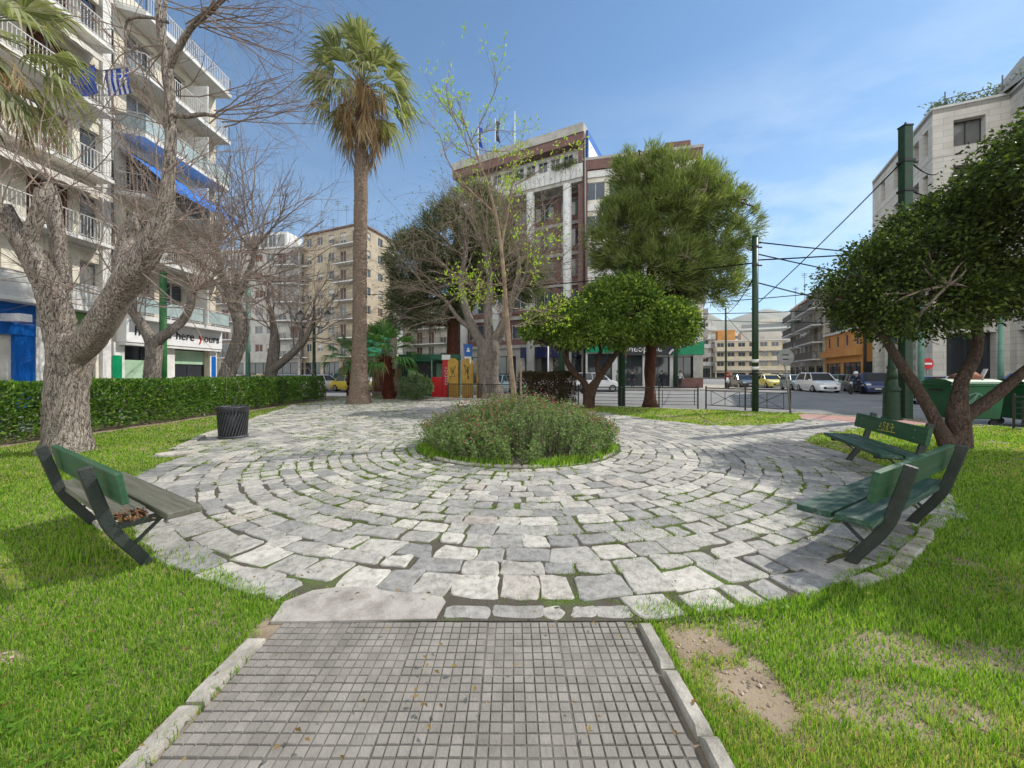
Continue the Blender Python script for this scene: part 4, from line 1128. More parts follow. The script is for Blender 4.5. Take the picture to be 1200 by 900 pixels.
class Face:
    """one straight facade. local x runs left to right seen from outside, -y points outward"""
    def __init__(s, bld, p0, p1):
        s.b = bld; s.o = np.array(p0, float) - np.array(bld.location)[:2]
        d = np.array(p1, float) - np.array(p0, float); s.W = np.linalg.norm(d); s.th = math.atan2(d[1], d[0])
    def loc(s, u, n, z):
        x, y = rot2(s.th, u, -n); return (s.o[0]+x, s.o[1]+y, z)
    def put(s, name, mb, mats, parent=None, smooth=False, u=0, n=0, z=0, bevel=0):
        if parent is None or parent is s.b:
            return mb.build(name, mats, s.b, smooth, s.loc(u, n, z), s.th, bevel)
        return mb.build(name, mats, parent, smooth, bevel=bevel)
    def wall(s, z0, z1, ops, mat, depth=.22, name='wall', u0=0, u1=None, n=0, reveal=None):
        u1 = s.W if u1 is None else u1
        us = sorted({u0, u1, *[a for o in ops for a in o[:2]]}); zs = sorted({z0, z1, *[a for o in ops for a in o[2:4]]})
        us = [a for a in us if u0 <= a <= u1]; zs = [a for a in zs if z0 <= a <= z1]
        mb = MB()
        for j in range(len(zs)-1):
            run = None
            for i in range(len(us)-1):
                cu, cz = (us[i]+us[i+1])/2, (zs[j]+zs[j+1])/2
                hole = any(o[0] < cu < o[1] and o[2] < cz < o[3] for o in ops)
                if not hole:
                    if run is None: run = us[i]
                    e = us[i+1]
                if (hole or i == len(us)-2) and run is not None:
                    mb.add([(run,0,zs[j]),(e,0,zs[j]),(e,0,zs[j+1]),(run,0,zs[j+1])], (0,1,2,3)); run = None
        for o in ops:
            a, b_, c, d = o[:4]; D = o[5] if len(o) > 5 else depth
            mb.add([(a,0,c),(a,0,d),(a,D,d),(a,D,c)], (0,1,2,3), 1 if reveal else 0); mb.add([(b_,0,c),(b_,D,c),(b_,D,d),(b_,0,d)], (0,1,2,3), 1 if reveal else 0)
            mb.add([(a,0,d),(b_,0,d),(b_,D,d),(a,D,d)], (0,1,2,3), 1 if reveal else 0); mb.add([(a,0,c),(a,D,c),(b_,D,c),(b_,0,c)], (0,1,2,3), 1 if reveal else 0)
        w = s.put(name, mb, [mat, reveal] if reveal else mat, n=n)
        for o in ops:
            D = o[5] if len(o) > 5 else depth
            s.window(o[0], o[2], o[1]-o[0], o[3]-o[2], o[4], n-D+.06)
        return w
    def window(s, u, z, w, h, kind, n):
        if kind == 'none': return
        a, b_ = win_meshes(w, h, kind)
        o = bpy.data.objects.new('door' if kind == 'door' else 'window', a); COL.objects.link(o); o.parent = s.b
        o.location = s.loc(u, n, z); o.rotation_euler = (0, 0, s.th)
        p = bpy.data.objects.new('pane', b_); COL.objects.link(p); p.parent = o
        return o
    def box(s, name, u0, u1, n0, n1, z0, z1, mat, parent=None, bevel=0):
        mb = MB(); mb.box(u0, u1, -n1, -n0, z0, z1)
        return s.put(name, mb, mat, parent, bevel=bevel)
    def balcony(s, u0, u1, z, proj, mat, rail='bars', rm=None, h=1.0, th=.16, cut=0.0, infill=None):
        mb = MB(); mb.prism([(u0,.0),(u0+cut,-proj),(u1-cut*.0,-proj),(u1,.0)][::1], z-th, z)
        b_ = s.put('balcony', mb, mat)
        mb = MB(); pr = proj-.06
        segs = [((u0+.04,0),(u0+cut+.05,-pr)),((u0+cut+.05,-pr),(u1-.05,-pr)),((u1-.05,-pr),(u1-.04,0))]
        if rail == 'solid':
            for (a, c) in segs: mb.beam((a[0],a[1],z+h/2-.02),(c[0],c[1],z+h/2-.02), .09, h, up=(0,0,1))
            mb.box(u0+cut, u1, -proj+.0, -pr+.06, z+h-.02, z+h+.04)
        else:
            for (a, c) in segs:
                L = math.hypot(c[0]-a[0], c[1]-a[1]); n = max(1, int(L/(.14 if rail == 'bars' else 1.1)))
                mb.beam((*a,z+h),(*c,z+h),.05,.04); mb.beam((*a,z+.1),(*c,z+.1),.03,.03)
                for i in range(n+1):
                    f = i/n; x = a[0]+(c[0]-a[0])*f; y = a[1]+(c[1]-a[1])*f
                    mb.beam((x,y,z),(x,y,z+h),.022,.022)
                if rail == 'glass':
                    mb.beam((a[0],a[1],z+.54),(c[0],c[1],z+.54),.012,.72,1)
        mb.build('railing', [rm or M['rail'], infill or M['pale_glass']], b_)
        return b_
    def awning(s, u0, u1, z, proj, drop, mat, name='awning', scallop=True):
        mb = MB(); n = max(2, int((u1-u0)/.25)); us = np.linspace(u0, u1, n+1)
        top = [(u_, -.05, z) for u_ in us]; mid = [(u_, -proj*.5, z-drop*.42) for u_ in us]; lip = [(u_, -proj, z-drop) for u_ in us]
        val = [(u_, -proj-.01, z-drop-.22-(.04 if (i % 2 and scallop) else 0)) for i, u_ in enumerate(us)]
        V = top+mid+lip+val; m_ = n+1; i = np.arange(n)
        mb.add(V, [np.stack([i+k*m_, i+k*m_+1, i+(k+1)*m_+1, i+(k+1)*m_], -1) for k in range(3)])
        mb.add([(a[0],a[1],a[2]-.012) for a in V], [np.stack([i+k*m_, i+(k+1)*m_, i+(k+1)*m_+1, i+k*m_+1], -1) for k in range(3)])
        return s.put(name, mb, mat)
    def text(s, txt, size, mat, u, n, z, parent=None, depth=.015, sx=1.0, spacing=1.0):
        return lettering(txt, size, mat, s.b, s.loc(u, n, z), s.th, depth, spacing, sx=sx)
def roof_slab(bld, poly, z0, z1, mat, name='roof'):
    o = np.array(bld.location)[:2]; mb = MB(); mb.prism([np.array(p)-o for p in poly], z0, z1); return mb.build(name, mat, bld)
def back_walls(bld, poly, edges, z0, z1, mat):
    o = np.array(bld.location)[:2]
    for e in edges:
        a = np.array(poly[e])-o; b_ = np.array(poly[(e+1) % len(poly)])-o
        mb = MB(); mb.add([(*a,z0),(*b_,z0),(*b_,z1),(*a,z1)], (0,1,2,3)); mb.build('wall', mat, bld)
def ac_unit(f, u, n, z):
    mb = MB(); mb.box(u, u+.8, -n-.3, -n, z, z+.55); mb.lathe([(.2,0),(.2,.012),(.05,.012)], 14, (u+.32, -n-.301, z+.27), 'y')
    return f.put('air_conditioner', mb, M['frame'], bevel=.01)
def antenna(bld, x, y, z, h):
    o = np.array(bld.location); mb = MB(); mb.tube([(x-o[0],y-o[1],z),(x-o[0],y-o[1],z+h)], .035, 5)
    for k in range(3):
        zz = z+h-.15-.3*k; mb.beam((x-o[0]-.6+.1*k,y-o[1],zz),(x-o[0]+.6-.1*k,y-o[1],zz),.04,.04)
    mb.beam((x-o[0],y-o[1]-.5,z+h-.3),(x-o[0],y-o[1]+.5,z+h-.3),.04,.04)
    return mb.build('antenna', M['rail'], bld)

# ------------------------------------------------------------------ the two blocks on the left
AX = -20.4; YS = 19.5; YE = 26.4; FH = 3.2; G0 = 4.5
bA1 = thing('apartment_building', 'cream apartment block at the far left with awnings, flags and a blue shop front', 'building', (AX, YS, 0))
poly = [(AX,2.0),(AX,YS),(AX-14,YS),(AX-14,2.0)]
f = Face(bA1, (AX,2.0), (AX,YS)); H1 = G0+FH*6
ops = []
for k in range(6):
    z = G0+FH*k
    for u, w, kd in ((1.2,2.4,'blind'),(4.6,2.4,'plain'),(8.0,2.4,'shutter'),(11.2,2.2,'plain' if k % 2 else 'blind'),(14.2,1.7,'shutter'),(16.2,.9,'plain')):
        ops.append((u, u+w, z+.06, z+2.35, kd))
f.wall(0, H1, ops + [(.4,3.6,0.1,3.3,'shop'),(4.2,7.4,.1,3.3,'shop'),(8,11.2,.1,3.3,'shop'),(11.6,13.3,.1,3.0,'shop'),(15.0,16.9,.1,3.15,'shop')], M['ivory'], .25)
for k in range(6):
    z = G0+FH*k
    f.balcony(.3, 16.9, z, .95, M['white'], 'bars' if k else 'solid', M['white_rail'], infill=M['pale_glass'])
    if k in (1, 3, 4): f.awning(.6, 9.6, z+2.75, 1.2, .6, M['white_awn']); f.awning(9.9, 16.6, z+2.75, 1.15, .5, M['white_awn'])
    f.box('cornice', 0, 17.5, .003, .06, z-.34, z-.17, M['white'])
f.box('pilaster', 17.1, 17.5, .004, .14, 0, H1, M['white'])
back_walls(bA1, poly, [1,2,3], 0, H1, M['ivory']); roof_slab(bA1, poly, H1, H1+.3, M['slab_grey'])
# blue shop front and neighbours
f.box('blue_fascia', 11.3, 14.35, .004, .22, 3.05, 4.35, M['blue']); f.box('blue_pier', 13.7, 14.35, .005, .18, 0, 3.05, M['blue'])
f.box('white_pier', 14.4, 14.9, .004, .16, 0, 4.35, M['white']); f.box('green_sign', 14.95, 17.0, .004, .2, 3.2, 4.3, M['pale_green'])
f.box('shop_sign', 13.2, 13.6, .2, 1.0, 3.55, 3.85, M['signwhite'])
ac_unit(f, 10.2, .02, 9.0); ac_unit(f, 13.6, .02, 12.3)

bA2 = thing('apartment_building', 'pale corner apartment block with deep balconies, blue awning and white shop sign', 'building', (AX, YE, 0))
poly = [(AX,YS+.004),(AX,YE),(AX-13,YE),(AX-13,YS+.004)]
f = Face(bA2, (AX,YS+.004), (AX,YE)); H2 = G0+FH*5; W = f.W
ops = []
for k in range(5):
    z = G0+FH*k
    for u, w, kd in ((.9,1.6,'plain'),(3.0,1.6,'blind' if k % 2 else 'plain'),(5.0,1.2,'plain')): ops.append((u, u+w, z+.06, z+2.4, kd))
f.wall(0, H2, ops + [(.7,3.1,.1,3.0,'shop'),(3.7,6.3,.1,3.0,'shop')], M['cream'], .3)
for k in range(5):
    z = G0+FH*k
    f.balcony(.25, W-.02, z, 1.15, M['white'], 'glass' if k in (0,3) else 'bars', M['white_rail'], cut=.5, th=.22)
    f.box('partition', 4.7, 4.78, .004, 1.3, z, z+2.2, M['white'])
    mb = MB(); mb.tube([(.12,-.07,z-.2),(.12,-.07,z+FH-.2)], .05, 8); f.put('drain_pipe', mb, M['rail'], smooth=True)
f.balcony(.25, W, H2, 1.2, M['white'], 'bars', M['white_rail'], cut=.5, th=.22)
f.awning(.4, W-.5, 13.2, 2.35, 1.75, M['blue_awn'], scallop=False)
mb = MB()
for u in (.5, 3.2, W-.6): mb.beam((u,-.05,12.2),(u,-2.3,11.5),.03,.03)
f.put('awning_arms', mb, M['rail'])
f.box('corner_pier', W-.55, W, .003, .12, 0, H2, M['cream'])
back_walls(bA2, poly, [1,2,3], 0, H2, M['cream']); roof_slab(bA2, poly, H2, H2+.3, M['slab_grey'])
mb = MB(); mb.box(-5.5, -1.8, -6.2, -1.2, H2+.3, H2+2.9); mb.build('penthouse', M['cream'], bA2)
sg = f.box('shop_sign', .35, W+.02, .004, .55, 3.1, 4.28, M['signwhite'], bevel=.02)
f.text('h', .72, M['black'], .75, .57, 3.5); f.text('is', .72, M['black'], 2.55, .57, 3.5); f.text('here', .72, M['black'], 3.25, .57, 3.5)
f.text('y', .80, M['red'], 4.92, .57, 3.5); f.text('ours', .72, M['black'], 5.32, .57, 3.5)
f.box('sign_soffit', .35, W, .1, .5, 2.95, 3.09, M['white'])
f.box('mint_film', .75, 3.05, -.2, -.17, 1.2, 2.2, M['mint']); f.box('mint_film', 3.75, 6.25, -.2, -.17, 2.05, 2.9, M['mint'])
f.box('pilaster', 3.15, 3.65, .004, .16, 0, 3.08, M['white']); f.box('pilaster', 6.3, W, .125, .2, 0, 3.08, M['white']); f.box('pilaster', .1, .65, .004, .16, 0, 3.08, M['white'])
f.box('poster', .02, .5, .165, .18, .6, 2.4, M['green_sign'])
f.box('poster', 6.42, W-.1, .205, .215, .8, 2.6, M['blue'])
ac_unit(f, 2.2, .02, 8.2); ac_unit(f, 5.2, .02, 14.5); ac_unit(f, 2.5, .02, 17.6)
# flags on the left block: each hangs from its own staff
def flag(label, p, d, kind):
    t = thing('flag', label, 'flag', tuple(p))
    d = unit(np.array(d, float)); L = 1.7
    mb = MB(); mb.tube([(0,0,0), d*L], .025, 6); mb.build('staff', M['galv'], t)
    blue = M['flag_blue']; W_, H_ = 1.35, .95
    mb = MB(); nx, ny = 18, 18
    dn = np.array((0,0,-1.0)); run = d*.55 + (0,0,-.55); run = unit(run)
    base = d*L
    vv = []
    for j in range(ny+1):
        for i in range(nx+1):
            a = i/nx; b_ = j/ny
            pnt = base - d*b_*H_ + dn*a*W_*.92 + np.cross(d, dn)*(.09*math.sin(a*7+b_*2.5)*a**.5) + d*.12*a
            vv.append(pnt)
    vv = np.array(vv)
    for j in range(ny):
        for i in range(nx):
            a = (i+.5)/nx; b_ = (j+.5)/ny; mi = 0
            if kind == 'stripes':
                stripe_ = int(b_*9); mi = 0 if stripe_ % 2 == 0 else 1
                if a < .37 and b_ < 5/9:
                    mi = 0
                    if abs(b_-5/18) < 1/18 or abs(a-.185) < .037: mi = 1
            k = j*(nx+1)+i
            mb.add(vv[[k,k+1,k+nx+2,k+nx+1]], (0,1,2,3), mi)
    mb.build('cloth', [blue, M['flag_white']], t)
    if kind == 'stars':
        mb = MB(); c = base - d*H_*.5 + dn*W_*.45 + d*.05; nrm = np.cross(d, dn)
        for k in range(12):
            a = k/12*2*PI; q_ = c + d*.26*math.cos(a) + dn*.26*math.sin(a)
            for s in (-1, 1): mb.lathe([(.035,-.006),(.035,.006)], 5, q_ + nrm*.10*s + nrm*0)
        mb.build('star_ring', M['flag_gold'], t)
    return t
M['flag_blue'] = pmat('flag_blue', S(20,70,170), S(16,60,150), 2, .7); M['flag_white'] = pmat('flag_white', (.75,.75,.75), None, 3, .7); M['flag_gold'] = pmat('flag_gold', S(240,200,40), None, 3, .6)
flag('blue and white striped flag on a slanted staff over the block seam', (AX+.3, 18.2, 15.65), (.9,.35,.45), 'stripes')
flag('blue flag with a ring of gold stars on a slanted staff, beside the striped flag', (AX+.3, 16.8, 14.5), (.9,.25,.45), 'stars')
# pavement slabs in front of buildings
def pavement(poly, z=-.02):
    mb = MB(); mb.prism(poly, -.3, z); return struct('pavement', mb, M['pavement'])
pavement([(-40,-5),(-16.6,-5),(-16.6,29.5),(-18.5,30.5),(-40,30.5)])

# ------------------------------------------------------------------ blocks across the street, left of centre
def simple_block(label, p0, p1, depth, H, mat, floors, g0, cols, rail='bars', bal=None, winw=1.4, kind='plain', shops=True, roofm=None, right=False, name='apartment_building', p2=None, balm=None, group=None, fh=None, rm=None):
    p0 = np.array(p0, float); p1 = np.array(p1, float); d = (p1-p0)/np.linalg.norm(p1-p0); nin = np.array((-d[1], d[0]))
    t = thing(name, label, 'building', (*((p0+p1)/2), 0), 0, group)
    p2 = np.array(p2, float) if p2 is not None else p1 + nin*depth
    poly = [p0, p1, p2, p0 + nin*depth]
    fh = fh or (H-g0)/floors
    for e, (a, b_) in enumerate(((p0, p1), (p1, p2), (poly[3], p0))):
        if e == 1 and not right and p2 is None: continue
        f = Face(t, a, b_); W = f.W; n = cols if e == 0 else max(1, int(cols*W/np.linalg.norm(p1-p0)))
        ops = []
        for k in range(floors):
            for c in range(n):
                u = W*(c+.5)/n; kd = rng.choice(['plain','blind','shutter','plain']) if kind == 'mix' else kind
                ww = min(winw, W/n-.3); balc = bal and e < 2 and (c in bal)
                ops.append((u-ww/2, u+ww/2, g0+fh*k+(.08 if balc else .95), g0+fh*k+2.3, str(kd)))
        if shops:
            m_ = max(1, int(W/4))
            for c in range(m_): ops.append((W*c/m_+.35, W*(c+1)/m_-.35, .1, g0-.9, 'shop'))
        f.wall(0, H, ops, mat, .2)
        if bal and e < 2:
            runs = []; 
            for c in sorted(x for x in bal if x < n):
                if runs and runs[-1][1] == c-1: runs[-1][1] = c
                else: runs.append([c, c])
            for k in range(floors):
                for a0, a1 in runs: f.balcony(W*a0/n+.1, W*(a1+1)/n-.1, g0+fh*k, 1.25, balm or M['white'], rail, rm or M['rail'])
        f.box('cornice', 0, W, .003, .22, H-.02, H+.25, roofm or M['white'])
    back_walls(t, poly, [2], 0, H, mat)
    roof_slab(t, poly, H-.05, H+.1, roofm or M['slab_grey'])
    return t, Face(t, p0, p1), Face(t, p1, p2)
tb, fb, fb2 = simple_block('tall beige corner apartment block with corner balconies behind the palm trunk', (-36.2,67.0), (-24.0,61.5), 14, 25.2, M['beige'], 7, 4.2, 5, 'bars', [3,4], 1.3, 'mix', p2=(-21.2,71.0), roofm=M['brick_red'])
fb2.box('green_awning', .4, 6.0, .02, 1.2, 4.2, 7.6, M['green_awn'])
for x_, y_, h_ in ((-33,67,4.5),(-30,66.5,6),(-28.3,66,5),(-26.5,67,6.5),(-25.2,66,5.5),(-22.5,70,4),(-31.5,68,3.5)): antenna(tb, x_, y_, 25.2, h_)
tb2, fc, _ = simple_block('grey-white apartment block with a glazed roof storey, left of the beige corner block', (-52.0,68.5), (-36.3,66.0), 14, 23.0, M['grey_render'], 6, 4.2, 7, 'bars', [0,1,5,6], 1.5, 'mix')
fc.box('roof_storey', 3.5, 12.5, -5, -1.2, 23.1, 26.3, M['white'])
for k in range(5): fc.window(3.8+k*1.7, 23.6, 1.5, 2.3, 'plain', -1.17)
antenna(tb2, -45, 69.5, 26.3, 4); antenna(tb2, -40, 69.5, 23.2, 5)
tb3, fd, _ = simple_block('cream block farther back between the shop corner and the grey-white block', (-66,62), (-50.5,74), 14, 19.5, M['tan'], 5, 4.2, 6, 'bars', [1,2,3], 1.4, 'mix')
tb4, fe, _ = simple_block('pale low block behind the green awnings, right of the palm trunk', (-20.8,73.5), (-8.6,66.5), 12, 15.0, M['far_render'], 4, 4.0, 5, 'bars', [1,2,3], 1.4, 'mix', balm=M['white'])
fe.awning(.4, 13.0, 4.3, 1.8, .8, M['green_awn'])
pavement([(-70,62.5),(-37,63.6),(-24,58.2),(-18.2,70.5),(-8,63.3),(-3,70),(-30,90),(-70,90)])

# ------------------------------------------------------------------ the dark red office block in the centre
CAc = (7.7,42.0); CL = (-7.4,50.1); CB = (12.2,50.4); CR = (19.4,39.4)
bC = thing('office_building', 'dark red office block with white columns and a blue roof sign, across the avenue', 'building', (*CAc, 0))
f = Face(bC, CL, CAc); W = f.W; HT = 28.4
# ground floor set back behind the columns, brick storeys above, glazed top
f.wall(0, 4.8, [(1,4,.1,3.6,'shop'),(5,8,.1,3.6,'shop'),(9.2,12.2,.1,3.6,'shop'),(12.9,16.4,.1,3.6,'shop')], M['slab_grey'], .3, n=-1.8)
ops = []
for k in range(5):
    z = 4.8+3.5*k
    for c in range(5): ops.append((.9+c*3.25, .9+c*3.25+2.3, z+.9, z+2.9, 'plain'))
f.wall(4.8, 22.3, ops, M['brick_red'], .25, n=-1.8)
for k in range(6):
    f.box('floor_band', 0, W, -1.79, -1.55, 4.8+3.5*k-.25, 4.8+3.5*k+.15, M['slab_grey'])
f.box('soffit', 0, W, -1.8, .3, 22.3, 22.7, M['slab_grey'])
f.box('parapet', -.1, W+.1, .05, .4, 22.72, 24.2, M['white_stone'])
mb = MB()
for k in range(28): mb.box(W*k/28-.02, W*k/28+.02, -.43, -.4, 22.75, 24.18)
f.put('parapet_joints', mb, M['slab_grey'])
f.wall(24.2, 26.6, [(.6+c*1.55, .6+c*1.55+1.15, 24.6, 26.2, 'plain') for c in range(10)], M['white_stone'], .2, n=-.9)
f.box('fascia', -.2, W+.2, -1.2, .25, 26.6, 27.6, M['brick_red']); f.box('roof_edge', -.2, W+.2, -3, .35, 27.62, HT+.2, M['slab_grey'])
for u in (1.5, 6.2, 10.9, 15.4):
    mb = MB(); mb.lathe([(.48,0),(.48,22.3)], 20, (u,-.1,0)); f.put('column', mb, M['white_stone'], smooth=True)
f.box('end_pier', W-.5, W, -1.79, .04, 4.8, 26.6, M['brick_red'])
mb = MB(); pm = []
for u in np.r_[rng.uniform(W*.8,W-.6,60), rng.uniform(W*.52,W*.66,26), rng.uniform(W*.2,W*.4,20)]: pm.append((u, rng.uniform(-.75,-.2), rng.uniform(24.1,24.6)))
pm = np.array(pm); k = np.repeat(np.arange(len(pm)), 14)
leaves(mb, pm[k]+rng.normal(0,.14,(len(k),3)), rng.normal(0,1,(len(k),3))+(0,-.3,.5), .22, .09); f.put('planter_greenery', mb, cypress_l)
f.box('shop_fascia', 8.9, 16.2, -1.6, -1.2, 3.3, 4.6, M['navy'])
# end wall with the blue sign
f2 = Face(bC, CAc, CB)
f2.wall(0, 26.6, [(1.2+c*2.2, 2.6+c*2.2, 4.8+3.4*k+.9, 4.8+3.4*k+2.6, 'plain') for c in range(3) for k in range(6)], M['brick_red'], .2)
f2.box('roof_edge', .36, f2.W, -.3, .2, 26.6, HT, M['slab_grey'])
s_ = f2.box('roof_sign', .6, 7.6, .22, .42, 24.4, 28.2, M['blue'], bevel=.02)
f2.box('sign_panel', .75, 7.4, .424, .45, 25.2, 27.2, M['signwhite'])
# right wing, paler, sunlit
f3 = Face(bC, (CAc[0]+.01, CAc[1]-.02), CR); W3 = f3.W; H3 = 24.6
ops = []
for k in range(5):
    z = 4.8+3.6*k
    for c in range(5): ops.append((.35+c*2.4, .35+c*2.4+2.0, z+1.0, z+2.9, 'plain'))
f3.wall(4.8, H3-1.2, ops, M['ivory'], .2)
for k in range(6): f3.box('floor_band', 0, W3, .003, .16, 4.8+3.6*k-.2, 4.8+3.6*k+.5, M['white'])
f3.box('red_pier', .0, .5, .165, .26, 4.8, H3, M['brick_red']); f3.box('parapet', 0, W3, .004, .3, H3-1.2, H3-.2, M['brick_red']); f3.box('roof_edge', 0, W3+.1, -4, .34, H3-.19, H3+.1, M['slab_grey'])
f3.box('roof_storey', W3-3.4, W3-.9, -5, -.8, H3+.1, H3+1.3, M['brick_red'])
f3.wall(0, 4.8, [(.5,3.1,.1,3.6,'shop'),(3.7,6.2,.1,3.6,'shop'),(6.6,8.9,.1,3.2,'shop'),(9.2,11.3,.1,3.2,'shop')], M['white_stone'], .3)
f3.box('shop_fascia', .3, 4.0, .01, .3, 3.7, 4.7, M['green_sign'])
sf = f3.box('shop_fascia', 4.1, W3+.1, .01, .4, 3.35, 4.72, M['charcoal'])
f3.text('neoprise', .95, M['signwhite'], 4.75, .42, 3.72)
mb = MB(); n = 14
x_ = np.linspace(9.0, W3+.12, n); zt = 3.37 + (np.linspace(0,1,n)**.55)*1.35
V = [(a,-.43,3.36) for a in x_] + [(a,-.43,b_) for a, b_ in zip(x_, zt)]; i = np.arange(n-1)
mb.add(V, np.stack([i, i+1, i+n+1, i+n], -1)); f3.put('green_swoosh', mb, M['green_sign'])
mb = MB(); V = [(a-.18,-.428,b_+.0) for a, b_ in zip(x_, zt)] + [(a-.3,-.428,min(4.71, b_+.16)) for a, b_ in zip(x_, zt)]
mb.add(V, np.stack([i, i+1, i+n+1, i+n], -1)); f3.put('white_stripe', mb, M['signwhite'])
f3.box('plinth', 9.2, W3, .31, .5, 0, 1.0, M['brick_red']); f3.box('corner_pier', W3-.9, W3, .305, .36, 0, 3.34, M['slab_grey'])
f4 = Face(bC, CR, (24.5,49.5))
f4.wall(0, H3, [(1.2+c*2.4, 2.8+c*2.4, 4.8+3.6*k+.9, 4.8+3.6*k+2.7, 'plain') for c in range(4) for k in range(5)], M['ivory'], .2)
polyC = [CL, CAc, CR, (24.5,49.5), (2,62), (-1,58)]
back_walls(bC, polyC, [3,4,5], 0, H3, M['brick_red']); roof_slab(bC, [CL, CAc, (12.2,50.4), (-2.5,58.5)], 27.3, 27.6, M['slab_grey'])
roof_slab(bC, [(7.7,42.1), (19.3,39.6), (24.3,49.4), (12.2,50.2)], H3-.4, H3-.2, M['slab_grey'])
for u, lab, mtr in ((2.6,'dark blue flag, left of three on the office roof','flag_blue'),(5.2,'dark flag, middle of three on the office roof','navy'),(8.0,'bare white pole, right of the roof flags','flag_white')):
    x_, y_, z_ = f.loc(u, -1.5, 28.6); x_ += CAc[0]; y_ += CAc[1]
    t = thing('roof_flag' if mtr != 'flag_white' else 'flag_pole', lab, 'flag' if mtr != 'flag_white' else 'flagpole', (x_, y_, z_))
    mb = MB(); mb.tube([(0,0,0),(0,0,5.2)], [.09,.05], 6); mb.build('staff', M['signwhite'], t)
    if mtr != 'flag_white':
        mb = MB(); V = [(.06+.08*math.sin(j*.9), .08*math.cos(j*1.3), 5.0-j*.42) for j in range(7)] + [(.5+.12*math.sin(j*1.1+1), .2*math.cos(j*.9), 4.8-j*.45) for j in range(7)]
        i = np.arange(6); mb.add(V, np.stack([i, i+1, i+8, i+7], -1)); mb.build('cloth', M[mtr], t)
pavement([(-12,52.5),(-10,47.5),(7.0,38.0),(21.2,35.0),(23.5,37.0),(28,49),(10,62)])

# ------------------------------------------------------------------ pale stone block on the right
D0 = (34.4,36.8); D1 = (29.0,26.6); D2 = (32.4,25.1); D3 = (30.2,20.9); D4 = (48,16)
bD = thing('stone_building', 'pale stone-clad modern block with deep square windows and planted roof, on the right', 'building', (*D1, 0))
m, nt, b = newmat('pale_stone_cladding')
tc = _n(nt, 'ShaderNodeTexCoord'); br = _n(nt, 'ShaderNodeTexBrick'); br.offset = .5
sp_ = _n(nt, 'ShaderNodeSeparateXYZ'); nt.links.new(tc.outputs['Object'], sp_.inputs[0]); cb = _n(nt, 'ShaderNodeCombineXYZ')
nt.links.new(sp_.outputs[0], cb.inputs[0]); nt.links.new(sp_.outputs[2], cb.inputs[1]); nt.links.new(cb.outputs[0], br.inputs['Vector'])
br.inputs['Color1'].default_value = (*S(224,217,205),1); br.inputs['Color2'].default_value = (*S(212,205,193),1); br.inputs['Mortar'].default_value = (*S(178,171,161),1)
br.inputs['Scale'].default_value = 1; br.inputs['Brick Width'].default_value = 1.1; br.inputs['Row Height'].default_value = .42; br.inputs['Mortar Size'].default_value = .012
nt.links.new(_mix(nt, br.outputs[0], _ramp(nt, _noise(nt, tc.outputs['Object'], .7, 6), [(.3,.8),(.7,1.05)]), 1, 'MULTIPLY'), b.inputs['Base Color']); b.inputs['Roughness'].default_value = .85
stone_c = m
HD = 19.6
for (a, c, wins) in ((D0, D1, [(2.0,1.1),(4.9,1.1),(8.3,1.2),(10.1,.8)]), (D1, D2, [(1.05,1.55)]), (D2, D3, [(1.2,2.0)]), (D3, D4, [(1.5,2),(5,2),(9,2),(13,2)])):
    f = Face(bD, a, c); ops = []
    for k in range(4):
        z = 16.3 - 3.1*k
        for u, w in wins: ops.append((u, u+w, z+.55, z+2.35, 'dark', .55))
    gl = []
    if f.W > 6:
        gl = [(f.W*.12,f.W*.26,.1,5.2,'none',1.6),(f.W*.36,f.W*.52,.1,5.2,'none',1.6),(f.W*.62,f.W*.78,.1,5.2,'none',1.6)]
    else: gl = [(.7,f.W-.6,.1,4.2,'shop',.7)]
    f.wall(0, HD, ops + gl, stone_c, .5)
    for g_ in gl:
        if g_[4] == 'none':
            f.box('recess_back', g_[0], g_[1], -1.62, -1.58, .1, 5.2, stone_c); f.window(g_[0]+.3, .15, g_[1]-g_[0]-.6, 2.9, 'shop', -1.5)
    mb = MB()
    for z in (16.25, 13.15, 10.05, 6.9): mb.box(0.004, f.W-.004, -.012, -.002, z, z+.05)
    f.put('groove_line', mb, M['slab_grey'])
    f.box('coping', 0, f.W, -.35, .05, HD+.002, HD+.16, M['white_stone'])
polyD = [D0, D1, D2, D3, D4, (60,30), (50,46)]
back_walls(bD, polyD, [4,5,6], 0, HD, stone_c); roof_slab(bD, polyD, HD-.3, HD, M['slab_grey'])
# sloping glazed penthouse and terrace plants
f = Face(bD, D2, D3)
o2 = np.array(D1)
mb = MB()
pa = [(32.6,27.0),(31.0,21.6),(38,19.5),(41,28)]
V = [(p[0]-o2[0],p[1]-o2[1],HD+.2) for p in pa] + [(p[0]-o2[0]+dx,p[1]-o2[1]+dy,HD+z) for p, dx, dy, z in zip(pa, (2.2,2.0,0,0), (-.6,.4,0,0), (3.4,3.2,3.3,3.4))]
mb.add(V, [(0,1,5,4),(1,2,6,5),(2,3,7,6),(3,0,4,7),(4,5,6,7)]); mb.build('penthouse', M['slab_grey'], bD)
mb = MB()
for p in ((32.3,25.4),(31.2,22.9),(30.2,26.9),(33.2,25.4)): mb.tube([(p[0]-o2[0],p[1]-o2[1],HD),(p[0]-o2[0],p[1]-o2[1],HD+1.5)], .04, 6)
mb.beam((30.2-o2[0],26.9-o2[1],HD+1.0),(33.2-o2[0],25.4-o2[1],HD+1.0),.04,.04); mb.build('terrace_rail', M['rail'], bD)
pm = []
for a, c, n_ in ((D1, D2, 60), ((31,28.2), D1, 30), (D2, D3, 22)):
    for q_ in range(n_):
        t_ = rng.random(); pm.append((a[0]+(c[0]-a[0])*t_+.5-o2[0], a[1]+(c[1]-a[1])*t_+.5-o2[1], HD+rng.uniform(.1,.8)))
